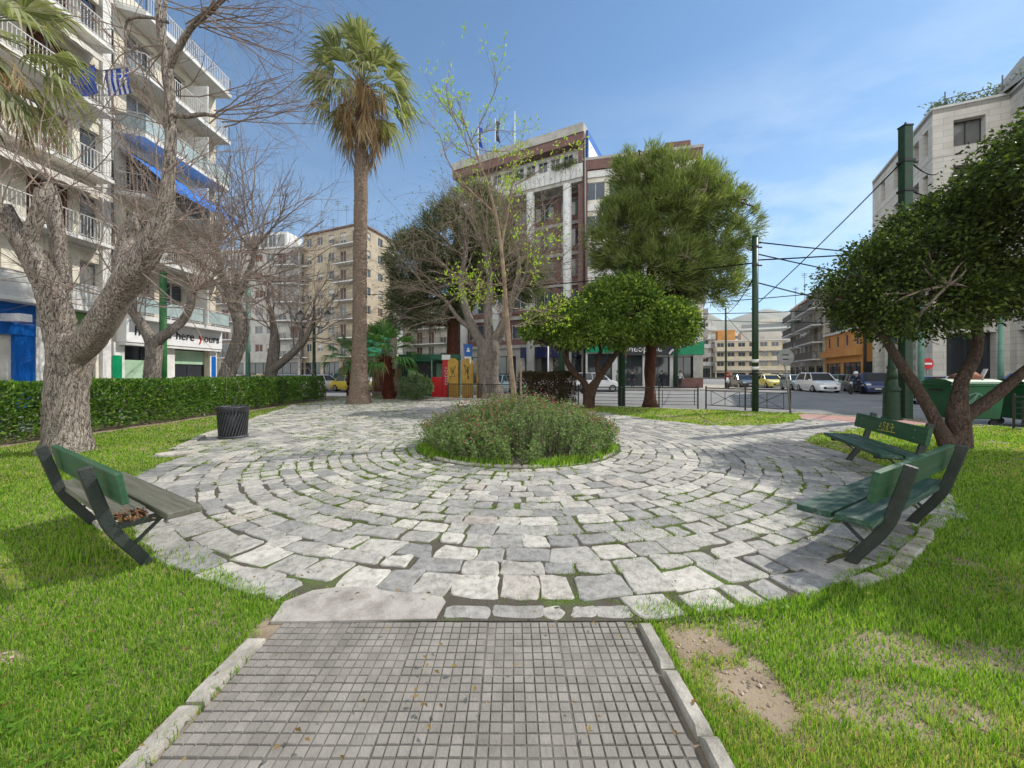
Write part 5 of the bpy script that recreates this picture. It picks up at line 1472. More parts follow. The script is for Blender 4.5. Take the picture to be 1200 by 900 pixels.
pm = np.array(pm); k = np.repeat(np.arange(len(pm)), 12)
mb = MB(); leaves(mb, pm[k]+rng.normal(0,.18,(len(k),3)), rng.normal(0,1,(len(k),3))+(0,0,.6), .24, .08); mb.build('roof_planting', cypress_l, bD)
pavement([(26.8,27.0),(27.6,20.0),(40,12.5),(70,8),(70,50),(36,50),(31.8,38.0)])

# ------------------------------------------------------------------ the avenue beyond, both sides
ta, fa, _ = simple_block('balconied apartment row on the right of the avenue, left of the forked tree', (50.5,70.0), (41.2,51.0), 14, 12.6, M['far_render'], 4, 3.4, 8, 'bars', [0,1,2,4,5,6,7], 1.5, 'mix', balm=M['white'], rm=M['rail'])
for k in range(4): fa.awning(.5+5*k, 4.2+5*k, 3.4+2.3*((k % 3)+1)+2.0, 1.4, .6, [M['white_awn'], M['green_awn'], M['orange_wall'], M['white_awn']][k])
for k in range(5): ac_unit(fa, 1.0+4*k, .02, 3.5+2.3*(k % 4))
fa.box('roof_room', 3, 8, -6, -2, 12.6, 15, M['white']); fa.box('roof_room', 12, 16, -6, -2, 12.6, 14.6, M['far_render'])
antenna(ta, 47, 62, 12.6, 5); antenna(ta, 50, 68, 12.6, 4)
to, fo, _ = simple_block('two-storey building with orange walls beside the pale stone block', (41.0,50.5), (36.8,40.5), 8, 6.2, M['orange_wall'], 1, 3.6, 4, 'bars', None, 1.0, 'shutter', balm=M['white'])
fo.box('orange_fascia', 0, fo.W, .01, .5, 3.4, 4.2, M['orange_wall'])
te, ff, _ = simple_block('pale banded block closing the far end of the avenue', (59.0,112.0), (82.0,104.0), 14, 10.6, M['tan'], 3, 2.4, 9, 'solid', [0,1,2,3,4,5,6,7,8], 1.8, 'plain', balm=M['white'], rm=M['tan'])
ff.box('orange_roof_room', 1.0, 5.5, -6, -2, 10.6, 14.0, M['orange_wall']); ff.box('roof_room', 7, 17, -6, -2, 10.6, 13.2, M['far_render'])
# left row: its right-hand side faces the avenue
def row_block(label, a, b_, depth, H, mat, floors, cols, balm=None):
    return simple_block(label, a, b_, depth, H, mat, floors, 3.8, cols, 'solid', list(range(0, cols)), 1.5, 'mix', balm=balm or M['white'], rm=M['white'])
row_block('white balconied block on the left of the avenue just past the green shop', (25.6,53.0), (32.0,68.0), 12, 17.6, M['far_render'], 5, 5)
row_block('pinkish block farther down the left side of the avenue', (34.0,74.0), (48.0,104.0), 12, 15.5, pmat('pink_render', S(206,176,160), S(190,160,146), .5, .9), 4, 8)
row_block('white block at the avenue end, left of the banded block', (48.5,122.0), (60.0,116.0), 12, 17.0, M['far_render'], 5, 4)
far_group = 'distant white blocks under the mountain'
for k in range(30):
    a = R_(rng.uniform(16, 48)); d = rng.uniform(190, 460); x_ = d*math.sin(a); y_ = d*math.cos(a); H = rng.uniform(13, 22) + d*.02
    w_ = rng.uniform(14, 26)
    t = thing('distant_building', 'small distant pale block among many below the mountain ridge', 'building', (x_, y_, 0), -a+rng.normal(0,.2), far_group)
    mb = MB(); mb.box(-w_/2, w_/2, 0, 12, -.2, H); mb.box(-w_/4, w_/5, 3, 8, H, H+2.8); mb.build('wall', M['far_render'], t)
    mb = MB()
    for q_ in range(int(H/3.2)): mb.box(-w_/2+.3, w_/2-.3, -1.0, -.01, 3+q_*3.2, 3.9+q_*3.2)
    mb.build('balconies', M['white'], t)
    mb = MB()
    for q_ in range(int(H/3.2)): mb.box(-w_/2+1, w_/2-1, -.03, -.004, 4+q_*3.2, 5.8+q_*3.2)
    mb.build('window_band', M['glass'], t)
# mountain ridge
mb = MB(); nx, ny = 160, 20
xs = np.linspace(-2200, 6200, nx); V = []
for j in range(ny):
    v = j/(ny-1)
    for i, x_ in enumerate(xs):
        prof = 560 + 190*vnoise(x_, 0, 1/900) + 60*vnoise(x_, 7, 1/260) - .055*max(0, x_-1500)*1.0 + 90*math.exp(-((x_-1350)/700)**2)
        z = max(-20, prof*math.sin(v*PI*.5)**1.2*(.8+.35*vnoise(x_, v*900, 1/330)))
        V.append((x_, 2600+v*1400, z - 4))
i = np.arange(nx-1)[None, :]; j = np.arange(ny-1)[:, None]*nx
mb.add(V, np.stack([i+j, i+j+1, i+j+nx+1, i+j+nx], -1).reshape(-1, 4))
struct('mountain_ridge', mb, pmat('mountain_scrub', S(112,112,92), S(140,134,114), .004, .95), smooth=True)
# ------------------------------------------------------------------ railings
def rail_mesh(name, label, P0, P1, kind, group, h=.86):
    P0 = np.array(P0); P1 = np.array(P1); L = np.linalg.norm(P1-P0); rz = math.atan2(*(P1-P0)[::-1])
    t = thing(name, label, 'railing', (*P0, 0), rz, group)
    n = max(1, round(L/1.6))
    for i in range(n+1):
        mb = MB(); x = L*i/n; mb.box(x-.025, x+.025, -.025, .025, -.05, h+.04); mb.lathe([(.04,0),(.02,.05)], 8, (x,0,h+.04)); mb.build('post', M['iron'], t)
    mb = MB(); mb.beam((0,0,h),(L,0,h),.045,.045); mb.build('top_rail', M['iron'], t)
    mb = MB()
    if kind == 'cross':
        mb.beam((0,0,.14),(L,0,.14),.03,.03); mb.beam((0,0,h-.12),(L,0,h-.12),.03,.03)
        for i in range(n):
            a = L*i/n+.2; b_ = L*(i+1)/n-.2
            mb.beam((a,0,.14),(b_,0,h-.12),.02,.02); mb.beam((a,.006,h-.12),(b_,.006,.14),.02,.02)
            for x in (a, b_, (a+b_)/2): mb.beam((x,0,.14),(x,0,h-.12),.02,.02)
    elif kind == 'bars':
        for z in np.linspace(.12, h-.14, 5): mb.beam((0,0,z),(L,0,z),.018,.018)
        for i in range(n):
            a = L*i/n+.14; b_ = L*(i+1)/n-.14
            for x in (a, b_): mb.beam((x,0,.1),(x,0,h-.1),.025,.025)
    else:
        for z in np.linspace(.1, h-.1, 7): mb.beam((0,0,z),(L,0,z),.008,.008)
        for i in range(int(L/.12)): mb.beam((L*i/int(L/.12),0,.08),(L*i/int(L/.12),0,h-.02),.008,.008)
    mb.build('infill', M['iron'], t)
    return t
gr = 'black iron railings along the kerb of the square'
rail_mesh('iron_railing', 'black railing with horizontal bars beside the red-trunked pine', (3.3,17.45), (8.0,16.6), 'bars', gr)
rail_mesh('iron_railing', 'black railing with crossed panels left of the leaning road sign', (8.25,16.4), (10.35,14.35), 'cross', gr)
rail_mesh('iron_railing', 'black wire mesh railing in front of the ochre boxes', (-3.7,22.3), (-.1,20.9), 'mesh', gr)
rail_mesh('iron_railing', 'black wire mesh railing behind the flower bed and dark hedge', (-.1,20.8), (3.2,18.6), 'mesh', gr)
rail_mesh('iron_railing', 'black railing with bars at the far right edge beside the green containers', (13.4,10.3), (15.6,7.0), 'bars', gr)

# ------------------------------------------------------------------ poles and lamps
def pole(name, label, x, y, H, r0, r1, mat, cat='pole', extras=None, sides=14, group=None, base=False, z=0):
    t = thing(name, label, cat, (x, y, z), 0, group)
    mb = MB(); mb.tube([(0,0,-.15),(0,0,H)], [r0, r1], sides); mb.build('shaft', mat, t, True)
    if base:
        mb = MB(); mb.lathe([(r0*1.45,-.1),(r0*1.45,.5),(r0*1.25,.56),(r0*1.02,.62)], sides); mb.build('base', mat, t, True)
    mb = MB(); mb.lathe([(r1*1.15,H),(r1*1.15,H+.04),(.01,H+.10)], sides); mb.build('cap', mat, t)
    if extras: extras(t)
    return t
def bands(*zs, r=.2):
    def f(t):
        for z in zs:
            mb = MB(); mb.lathe([(r,z),(r,z+.10)], 14); mb.beam((r,0,z+.05),(r+.14,0,z+.05),.05,.05); mb.build('clamp', M['iron'], t)
    return f
def stickers(t):
    bands(5.6, 6.3, r=.115)(t)
    for z, c in ((1.62,'signwhite'),(1.42,'black'),(1.9,'signwhite')):
        mb = MB(); mb.lathe([(.1205,z),(.1205,z+.12)], 14); mb.build('paper_strip', M[c], t, True)
pole('trolley_pole', 'tall dark green pole with paper strips, standing at the railing end', *G(885,482.5), 6.75, .118, .105, M['pole_green'], extras=stickers)
pole('trolley_pole', 'thick dark green pole between the bright citrus tree and the pine trunk', 5.05, 17.75, 7.4, .16, .145, M['pole_green'])
pole('trolley_pole', 'dark green pole across the road before the green shop', 16.4, 38.6, 7.4, .2, .17, M['pole_green'], z=-.02)
pole('trolley_pole', 'slim dark pole rising above the cars at the avenue mouth', 21.9, 39.5, 8.2, .11, .09, M['pole_green'], z=-.1)
pole('trolley_pole', 'dark pole at the corner of the balconied row', 36.6, 40.0, 7.5, .14, .12, M['iron'], z=-.1)
pole('street_pole', 'thin dark pole rising past the red office front, left of the pine', 3.75, 20.0, 13.6, .075, .05, M['iron'], base=False)
pole('street_pole', 'thin white pole in front of the navy shop', 2.9, 31.0, 3.8, .07, .06, M['signwhite'], base=False, z=-.14)
pole('street_pole', 'dark green pole behind the low reddish hedge', 2.65, 20.4, 3.9, .17, .15, M['pole_green'])
pole('street_pole', 'pale green post carrying the traffic lights, before the green shop', 9.2, 33.2, 6.0, .13, .11, M['pole_pale'], z=-.14)
pole('street_pole', 'pale green pole in front of the stone building, right of the forked tree', 24.2, 19.1, 3.8+.6, .12, .10, M['pole_pale'], z=-.05)
pole('street_pole', 'grey-green pole before the stone building, seen through the forked tree', 22.0, 20.75, 5.2, .14, .12, M['pole_pale'], z=-.05)
pole('street_pole', 'slim green pole behind the hedge, in front of the white shop sign', -13.75, 15.2, 5.4, .13, .11, pmat('mid_green_pole', S(58,120,66), S(46,100,54), 6, .5), base=False)
pole('street_pole', 'pale grey-green pole past the shop corner, beside the leaning bare tree', -15.2, 22.2, 6.4, .13, .10, M['pole_pale'], base=True)
# square mast with pole-top fittings beside the second bench
t = thing('mast', 'square green steel mast, tallest post on the right, behind the forked tree', 'mast', (12.75,12.5,0))
mb = MB(); mb.box(-.135,.135,-.12,.12,-.05,9.45); mb.build('shaft', M['pole_green'], t, bevel=.02)
mb = MB(); mb.box(.137,.175,-.08,.08,-.02,9.3); mb.build('cable_duct', M['pole_pale'], t)
for z in (7.35, 8.3):
    mb = MB(); mb.box(-.16,.19,-.145,.145,z,z+.08); mb.beam((.19,0,z+.04),(.4,0,z+.04),.06,.06); mb.build('clamp', M['iron'], t)
mb = MB(); mb.box(-.145,.145,-.13,.13,9.452,9.5); mb.lathe([(.06,9.5),(.02,9.62)], 8); mb.build('cap', M['iron'], t)
# cast iron lamp column next to it
t = thing('lamp_column', 'fluted cast iron column with a stepped drum base beside the square mast', 'lamp post', (12.2,12.4,0))
mb = MB(); mb.lathe([(.26,-.05),(.26,.06),(.22,.1),(.205,.9),(.235,.94),(.235,1.0),(.18,1.05),(.15,1.3)], 20); mb.build('base', M['pole_green'], t, False)
mb = MB(); mb.lathe([(.145,1.3),(.12,1.5),(.10,1.6),(.13,1.66),(.09,1.75),(.08,3.2),(.065,4.4)], 16); mb.build('shaft', M['pole_green'], t, True)
# two-armed lantern
def lantern_post(label, x, y, H):
    t = thing('lantern_post', label, 'lamp post', (x, y, 0))
    mb = MB(); mb.lathe([(.30,-.05),(.30,.1),(.24,.16),(.22,.8),(.26,.85),(.26,.92),(.16,1.0),(.13,1.4),(.09,1.5),(.08,H-.9),(.05,H)], 16); mb.build('column', M['pole_green'], t, True)
    mb = MB()
    for s in (-1, 1): mb.tube(bez((0,0,H-1.1),(s*.55,0,H-1.5),(s*.8,0,H-.95),8), .03, 6); mb.tube(bez((s*.2,0,H-.9),(s*.5,0,H-.5),(s*.8,0,H-.95),6), .015, 5)
    mb.build('arms', M['iron'], t, True)
    for s, zz in ((-1,H-.95),(1,H-.95),(0,H)):
        if s == 0: continue
        mb = MB(); mb.lathe([(.09,zz),(.20,zz+.45),(.2,zz+.47)], 6, (s*.8,0,0)); ln = mb.build('lantern', M['lamp_clear'], t)
        mb = MB(); mb.lathe([(.24,zz+.47),(.12,zz+.62),(.03,zz+.72),(.01,zz+.8)], 6, (s*.8,0,0)); mb.lathe([(.11,zz-.04),(.11,zz)], 6, (s*.8,0,0)); mb.build('lantern_cap', M['iron'], ln)
    mb = MB(); mb.lathe([(.05,H),(.07,H+.1),(.01,H+.4)], 8); mb.build('finial', M['iron'], t)
    return t
lantern_post('ornate green lamp post with two glass lanterns at the end of the hedge', -11.6, 22.6, 5.4)
# the leaning no-waiting sign seen from behind
x, y = G(927,485); t = thing('road_sign', 'round sign seen from behind on a leaning grey post, right of the railing', 'road sign', (x, y, 0))
mb = MB(); mb.tube([(0,0,-.1),(-.28,0,2.35)], .032, 8); mb.build('post', M['galv'], t, True)
mb = MB(); mb.lathe([(.30,-.012),(.30,.012)], 28, (-.24,-.045,2.08), 'y'); dsk = mb.build('disc', M['galv'], t)
mb = MB(); mb.box(-.34,-.14,-.075,-.058,1.98,2.02); mb.box(-.34,-.14,-.075,-.058,2.14,2.18); mb.build('bracket', M['iron'], dsk)
# bus-stop style blue sign
t = thing('street_sign', 'small blue sign over a white plate on a pale post beside the ochre boxes', 'street sign', (-2.85,22.9,0))
mb = MB(); mb.tube([(0,0,-.1),(0,0,3.25)], .035, 8); mb.build('post', M['galv'], t, True)
mb = MB(); mb.box(.02,.5,-.05,-.03,2.5,3.2); sp1 = mb.build('blue_plate', M['blue'], t, bevel=.01)
mb = MB(); mb.box(.06,.44,-.052,-.032,2.05,2.46); mb.build('white_plate', M['signwhite'], t, bevel=.01)
mb = MB(); mb.box(.16,.36,-.06,-.052,2.75,2.85); mb.box(.2,.32,-.06,-.052,2.87,2.98); mb.build('symbol', M['signwhite'], sp1)
# red no-entry style sign across the road
t = thing('road_sign', 'round red sign with a white bar, seen between the tree stems', 'road sign', (22.6,21.0,-.05))
mb = MB(); mb.tube([(0,0,0),(0,0,2.3)], .035, 8); mb.build('post', M['galv'], t, True)
mb = MB(); mb.lathe([(.3,-.01),(.3,.01)], 24, (0,-.05,2.05), 'y'); dsk = mb.build('disc', M['red'], t)
mb = MB(); mb.box(-.2,.2,-.068,-.062,2.0,2.1); mb.build('bar', M['signwhite'], dsk)
# traffic light
t = thing('traffic_light', 'small traffic light head on a green post before the office shops', 'traffic light', (9.6,33.0,-.1))
mb = MB(); mb.tube([(0,0,0),(0,0,3.2)], .06, 8); mb.build('post', M['pole_pale'], t, True)
mb = MB(); mb.box(-.16,.16,-.32,-.06,2.35,3.3); hd = mb.build('head', M['black'], t, bevel=.02)
for z, c in ((3.12,'lamp_red'),(2.83,'iron'),(2.53,'green_sign')):
    mb = MB(); mb.lathe([(.1,0),(.1,.012),(.02,.02)], 14, (0,-.322,z), 'y'); mb.build('lens', M[c], hd)

# ------------------------------------------------------------------ kiosk, ochre boxes, red column
kg = pmat('kiosk_green', S(20,92,60), S(16,76,50), 3, .5); 
t = thing('kiosk', 'low green kiosk with a shuttered dark opening behind the young palm', 'kiosk', (-5.6,24.6,0))
mb = MB(); mb.box(-1.5,1.2,0,2.0,0,2.2); mb.build('body', kg, t)
mb = MB(); mb.box(-1.75,1.5,-.35,2.3,2.2,2.55); mb.box(-1.6,1.35,-.2,2.1,2.55,2.68); mb.build('canopy', kg, t, bevel=.02)
mb = MB(); mb.box(-1.3,.75,-.02,-.004,.85,2.1); mb.build('hatch', M['black'], t)
mb = MB(); mb.box(.8,1.18,-.03,-.004,.1,2.1); mb.build('door', M['pole_pale'], t)
mb = MB(); mb.box(-3.4,-1.55,.2,1.6,0,2.1); mb.build('side_panel', pmat('kiosk_board', S(150,140,126), S(110,96,84), 2, .8), t)
mb = MB(); mb.box(-3.3,-2.4,.16,.195,.3,1.7); mb.build('wooden_rack', pmat('rack_wood', S(110,58,44), S(84,44,34), 4, .7, stretch=(1,1,6)), t)
t = thing('advert_column', 'bright red narrow column with white lettering under a green beam', 'advertising column', (-4.0,23.6,0))
mb = MB(); mb.box(-.24,.24,-.14,.14,0,2.3); col_ = mb.build('column', M['red'], t, bevel=.015)
mb = MB(); mb.box(-.95,.85,-.18,.18,2.3,2.62); mb.build('beam', kg, t, bevel=.01)
mb = MB(); mb.box(-.26,.26,-.2,-.185,2.3,2.6); mb.build('white_panel', M['signwhite'], t)
mb = MB()
for k in range(7):
    z = 1.75-k*.16; w_ = rng.uniform(.05,.1); mb.box(-w_, w_, -.15, -.142, z, z+.03); mb.box(-w_, -w_+.03, -.15, -.142, z, z+.09)
    mb.box(w_-.03, w_, -.15, -.142, z+.03, z+.1)
mb.build('faded_lettering', M['signwhite'], col_)
mb = MB(); mb.box(-.9,-.26,-.1,.1,0,1.25); mb.build('side_box', M['red'], t, bevel=.01)
mb = MB(); mb.box(.78,.84,-.1,.1,0,2.3); mb.box(-.93,-.87,-.1,.1,0,2.3); mb.build('frame_posts', M['pole_pale'], t)
ochre = pmat('ochre_panel', S(190,152,60), S(170,134,50), 2, .6, dirt=S(110,92,50), dscale=2.2, damt=.7)
for (px, lab, wd) in ((531,'ochre upright box with rounded top, leftmost of three',.62),(548,'ochre upright box with rounded top and big scrawl, middle of three',.66),(564.5,'ochre upright box half hidden behind the thick tree trunk',.62)):
    x = (px-600)/F*23.0; t = thing('phone_hood', lab, 'phone hood', (x, 23.0, 0), .06, 'ochre phone hoods in a row')
    mb = MB(); pts = [(-wd/2,0),(wd/2,0),(wd/2,2.1)] + [(wd/2*math.cos(a), 2.1+.28*math.sin(a)) for a in np.linspace(.15, PI-.15, 9)] + [(-wd/2,2.1)]
    n = len(pts); V = [(p[0],-.16,p[1]) for p in pts]+[(p[0],.5,p[1]) for p in pts]; i = np.arange(n)
    mb.add(V, [np.arange(n), np.arange(n)[::-1]+n, np.stack([i, i+n, (i+1)%n+n, (i+1)%n], -1)]); bd = mb.build('body', ochre, t, bevel=.02)
    mb = MB()
    P = [np.array((rng.uniform(-.2,.2), -.172, rng.uniform(1.0,2.0))) for _ in range(9)]
    for a, b_ in zip(P[:-1], P[1:]): mb.beam(a, b_, .03, .006, up=(0,1,0))
    mb.build('scrawl', M['black'] if wd > .64 else pmat('brown_scrawl', S(104,70,30), None, 5, .7), bd)
    mb = MB(); mb.box(-wd/2+.05,wd/2-.05,-.18,-.165,.05,.9); mb.build('lower_panel', pmat('ochre_dark', S(160,124,52), S(140,108,46), 3, .7), t)

# ------------------------------------------------------------------ green rubbish containers
cg = pmat('container_green', S(30,98,52), S(24,84,44), 2, .45, dirt=S(60,80,56), dscale=2, damt=.5)
def container(label, x, y, rz, tagged, open_lid):
    t = thing('rubbish_container', label, 'rubbish container', (x, y, -.12), rz, 'green wheeled rubbish containers at the kerb')
    mb = MB(); V = [(-.60,-.48,.22),(.60,-.48,.22),(.60,.48,.22),(-.60,.48,.22),(-.69,-.55,1.22),(.69,-.55,1.22),(.69,.55,1.22),(-.69,.55,1.22)]
    mb.add(V, [(0,3,2,1),(4,5,6,7),(0,1,5,4),(1,2,6,5),(2,3,7,6),(3,0,4,7)]); bd = mb.build('body', cg, t, bevel=.03)
    mb = MB(); mb.box(-.72,.72,-.58,.58,1.22,1.28); mb.build('rim', cg, t, bevel=.01)
    mb = MB(); n = 8; a = np.linspace(.1, PI-.1, n); P = [(-.57*math.cos(q_), 1.28+.16*math.sin(q_)) for q_ in a]
    V = [(-.66,p[0],p[1]) for p in P]+[(.66,p[0],p[1]) for p in P]; i = np.arange(n-1)
    mb.add(V, [np.stack([i, i+1, i+n+1, i+n], -1), np.arange(n)[::-1], np.arange(n)+n]); mb.build('lid', cg, t)
    for sx in (-1, 1):
        for sy in (-1, 1):
            mb = MB(); mb.lathe([(.10,-.03),(.10,.03)], 14, (sx*.5,sy*.38,.10), 'y'); mb.beam((sx*.5,sy*.38,.1),(sx*.5,sy*.38,.24),.05,.08); mb.build('wheel', M['tyre'], t)
        mb = MB(); mb.box(sx*.70-.05,sx*.70+.05,-.2,.2,1.05,1.12); mb.build('handle', M['iron'], t)
    if tagged:
        mb = MB(); sp = np.linspace(0, 9, 40); P = [(-.15+.26*math.cos(s)*(1-s/14), -.548+.0, .85+.16*math.sin(s*1.3)) for s in sp]
        for a_, b_ in zip(P[:-1], P[1:]): mb.beam((a_[0],-.485-.07*(a_[2]-.22)-.012,a_[2]), (b_[0],-.485-.07*(b_[2]-.22)-.012,b_[2]), .03, .008, up=(0,1,0))
        mb.build('scribble', M['pole_pale'], bd)
    return t
container('green rubbish container with a pale scribble, left of the forked tree stems', 14.15, 12.15, -.18, True, False)
container('green rubbish container on the right, behind the forked tree stems', 16.0, 11.85, -.2, False, False)
t = thing('rubbish_bag', 'tan and white rubbish heap bulging from the top of the scribbled container', 'rubbish bag', (14.25,12.1,1.2))
mb = MB(); mb.lathe([(.05,0),(.3,.02),(.33,.16),(.2,.3),(.03,.36)], 12); mb.V[-1] = mb.V[-1]*(1.2,.8,1) + rng.normal(0,.025,mb.V[-1].shape); mb.build('sack', pmat('tan_sack', S(150,96,66), S(120,72,50), 6, .7), t, True)
mb = MB(); mb.beam((.32,-.1,.1),(.42,-.16,.42),.2,.03); mb.build('white_card', M['signwhite'], t)

# ------------------------------------------------------------------ vehicles
_paint = {}
def paint(c):
    if c not in _paint:
        m, nt, b = newmat('car_paint'); b.inputs['Base Color'].default_value = (*S(*c), 1); b.inputs['Roughness'].default_value = .35
        b.inputs['Coat Weight'].default_value = .7; b.inputs['Coat Roughness'].default_value = .06; b.inputs['Metallic'].default_value = .15; _paint[c] = m
    return _paint[c]
def car(label, x, y, heading, col, kind='hatch', z=-.14, taxi=False, name=None, group='cars on the streets around the square', roofcol=None):
    """heading: direction the nose points, degrees clockwise from +Y"""
    t = thing(name or {'hatch':'parked_car','sedan':'parked_car','suv':'parked_car','van':'parked_van'}[kind], label, 'van' if kind == 'van' else 'car', (x, y, z), R_(90-heading), group)
    Ln, Wd, Ht = {'hatch':(3.95,1.70,1.48),'sedan':(4.45,1.76,1.44),'suv':(4.4,1.84,1.66),'van':(4.9,1.92,1.95)}[kind]
    k = Ln/4.0; hz = Ht/1.48
    if kind == 'sedan': st = [(-2.0,.55,.62),(-1.97,.80,.68),(-1.85,.94,.80),(-1.2,.98,.85),(.75,.97,.86),(1.3,.90,.84),(1.8,.78,.78),(1.97,.66,.66),(2.0,.5,.6)]; gb = (-1.35,.95); gt = (-.75,.30)
    elif kind == 'van': st = [(-2.0,.55,.70),(-1.98,.95,.80),(-1.9,1.0,.86),(.9,1.0,.87),(1.5,.9,.85),(1.9,.72,.78),(2.0,.5,.66)]; gb = (-1.95,1.25); gt = (-1.85,.75)
    else: st = [(-2.0,.52,.66),(-1.98,.80,.74),(-1.9,.97,.82),(-1.2,1.0,.86),(.7,.98,.86),(1.25,.92,.84),(1.75,.80,.78),(1.95,.64,.68),(2.0,.48,.6)]; gb = (-1.92,1.05); gt = (-1.55,.35)
    P = paint(col); hw = Wd/2/.86
    mb = MB(); rows = []
    for (xx, zt, w_) in st:
        X = xx*k; w2 = w_*hw; zt = zt*hz**.5
        rows.append([(X,-w2*.94,.20),(X,-w2,.42),(X,-w2,.68 if zt > .7 else zt*.9),(X,-w2*.93,zt-.03),(X,-w2*.6,zt),(X,w2*.6,zt),(X,w2*.93,zt-.03),(X,w2,.68 if zt > .7 else zt*.9),(X,w2,.42),(X,w2*.94,.20)])
    V = np.array(rows).reshape(-1,3); n = 10; i = np.arange(n)[None,:]; j = np.arange(len(rows)-1)[:,None]*n; i2 = (i+1)%n
    mb.add(V, [np.stack([i+j, i2+j, i2+j+n, i+j+n], -1).reshape(-1,4)[:, ::-1], np.arange(n), np.arange(n)[::-1]+n*(len(rows)-1)])
    zb = .93*hz**.5; wb = Wd/2*.93; wt = Wd/2*.74; zr = Ht
    a0, a1 = gb[0]*k, gb[1]*k; b0, b1 = gt[0]*k, gt[1]*k
    # roof and pillars belong to the body
    mb.add([(b0,-wt,zr-.05),(b1,-wt,zr-.05),(b1,wt,zr-.05),(b0,wt,zr-.05),(b0+.1,-wt+.1,zr),(b1-.12,-wt+.1,zr),(b1-.12,wt-.1,zr),(b0+.1,wt-.1,zr)], [(4,5,6,7),(0,1,5,4),(1,2,6,5),(2,3,7,6),(3,0,4,7),(0,3,2,1)], 1)
    for s in (-1, 1):
        for (p, q_) in (((a0,s*wb,zb),(b0,s*wt,zr-.03)),((a1,s*wb,zb),(b1,s*wt,zr-.03)),(((a0*.45+a1*.55),s*(wb+.0),zb),((b0*.4+b1*.6),s*(wt+.0),zr-.03))): mb.beam(p, q_, .07, .05, 0, up=(1,0,0))
    if taxi: pass
    bd = mb.build('body', [P, paint(roofcol) if roofcol else P], t, bevel=.03)
    g_ = .012
    mb = MB(); V = [(a0+.03,-wb+g_,zb-.06),(a1-.02,-wb+g_,zb-.06),(a1-.02,wb-g_,zb-.06),(a0+.03,wb-g_,zb-.06),(b0+.03,-wt+g_,zr-.055),(b1-.02,-wt+g_,zr-.055),(b1-.02,wt-g_,zr-.055),(b0+.03,wt-g_,zr-.055)]
    mb.add(V, [(0,1,5,4),(1,2,6,5),(2,3,7,6),(3,0,4,7)]); mb.build('window', M['car_glass'], t)
    for sx in (-1.18, 1.22):
        for s in (-1, 1):
            mb = MB(); mb.lathe([(.17,-.11),(.29,-.11),(.315,-.07),(.315,.07),(.29,.11),(.17,.11)], 20, (sx*k, s*(Wd/2-.10), .315), 'y'); w_ = mb.build('wheel', M['tyre'], t)
            mb = MB(); mb.lathe([(.20,-.113),(.06,-.105),(.05,.105),(.20,.113)], 14, (sx*k, s*(Wd/2-.10), .315), 'y'); mb.build('rim', M['alloy'], w_)
    for s in (-1, 1):
        mb = MB(); mb.box(1.80*k,1.965*k, s*.60-.15, s*.60+.15, .60*hz, .73*hz); mb.build('headlight', M['lamp_clear'], t, bevel=.03)
        mb = MB(); mb.box(-2.0*k,-1.93*k, s*.62-.1, s*.62+.1, .68*hz, .92*hz); mb.build('tail_light', M['lamp_red'], t, bevel=.02)
        mb = MB(); mb.box(a1-.25,a1-.08, s*(Wd/2+.05)-.09, s*(Wd/2+.05)+.09, zb-.02, zb+.12); mb.build('mirror', P, t, bevel=.02)
    mb = MB(); mb.box(1.96*k,2.012*k,-.45,.45,.30,.50); mb.build('grille', M['black'], t, bevel=.01)
    mb = MB(); mb.box(2.013*k,2.02*k,-.26,.26,.38,.48); mb.build('number_plate', M['plate'], t)
    mb = MB(); mb.box(-2.02*k,-2.002*k,-.26,.26,.55,.66); mb.build('number_plate', M['plate'], t)
    if taxi:
        mb = MB(); mb.box(b1-.75,b1-.55,-.28,.28,zr+.0,zr+.14); mb.build('roof_sign', M['signwhite'], t, bevel=.03)
    return t
YEL = (232,204,60)
car('yellow taxi past the shop corner, left of the leaning bare trees', -24.6, 38.0, 100, YEL, 'sedan', taxi=True)
car('white and red hatchback behind the hedge, left of the yellow taxi', -24.5, 34.2, 95, (196,60,60), 'hatch', roofcol=(225,225,225))
car('green car with a white roof behind the hedge end', -20.6, 36.5, 80, (40,130,80), 'hatch', roofcol=(225,228,226))
car('white car with its tail showing beside the lantern post', -17.0, 34.4, 20, (232,232,230), 'hatch')
car('silver hatchback coming down the side street, left of the palm trunk', -17.6, 40.0, 165, (160,172,176), 'suv')
car('yellow taxi half hidden behind the tall palm trunk', -14.0, 34.0, 120, YEL, 'sedan', taxi=True)
car('black car far down the side street', -21.0, 47.5, 170, (28,28,32), 'sedan')
car('white van far down the side street behind the palm trunk', -18.6, 52.0, 175, (226,226,224), 'van')
car('grey-blue car just right of the thick ridged trunk', -1.2, 30.5, 200, (120,138,142), 'hatch')
car('white car parked behind the dark hedge', 4.4, 36.3, 100, (230,230,228), 'sedan')
car('white van-like car left of the bright citrus trunk', 7.6, 34.4, 105, (232,232,230), 'suv')
car('black car facing the square at the avenue mouth, beside the motorcycle', 24.8, 41.5, 190, (34,36,44), 'sedan')
car('pale yellow taxi behind the tall pole with paper strips', 28.8, 43.2, 192, (236,220,110), 'sedan', taxi=True)
car('small white car far down the avenue', 34.0, 50.0, 200, (228,228,228), 'hatch')
car('grey-silver car left of the big white hatchback', 27.4, 37.2, 197, (150,160,158), 'hatch')
car('big white hatchback facing the square beyond the leaning sign', 26.6, 33.6, 196, (236,236,234), 'suv')
car('teal-grey car right of the white hatchback', 32.2, 37.0, 170, (110,140,140), 'hatch')
car('small white car beside the teal car', 33.6, 38.8, 150, (228,228,226), 'hatch')
car('dark blue car behind the rider on the avenue', 28.9, 30.8, 215, (44,54,96), 'suv')
car('black hatchback tucked behind the dark blue car', 29.9, 33.2, 210, (30,32,36), 'hatch')
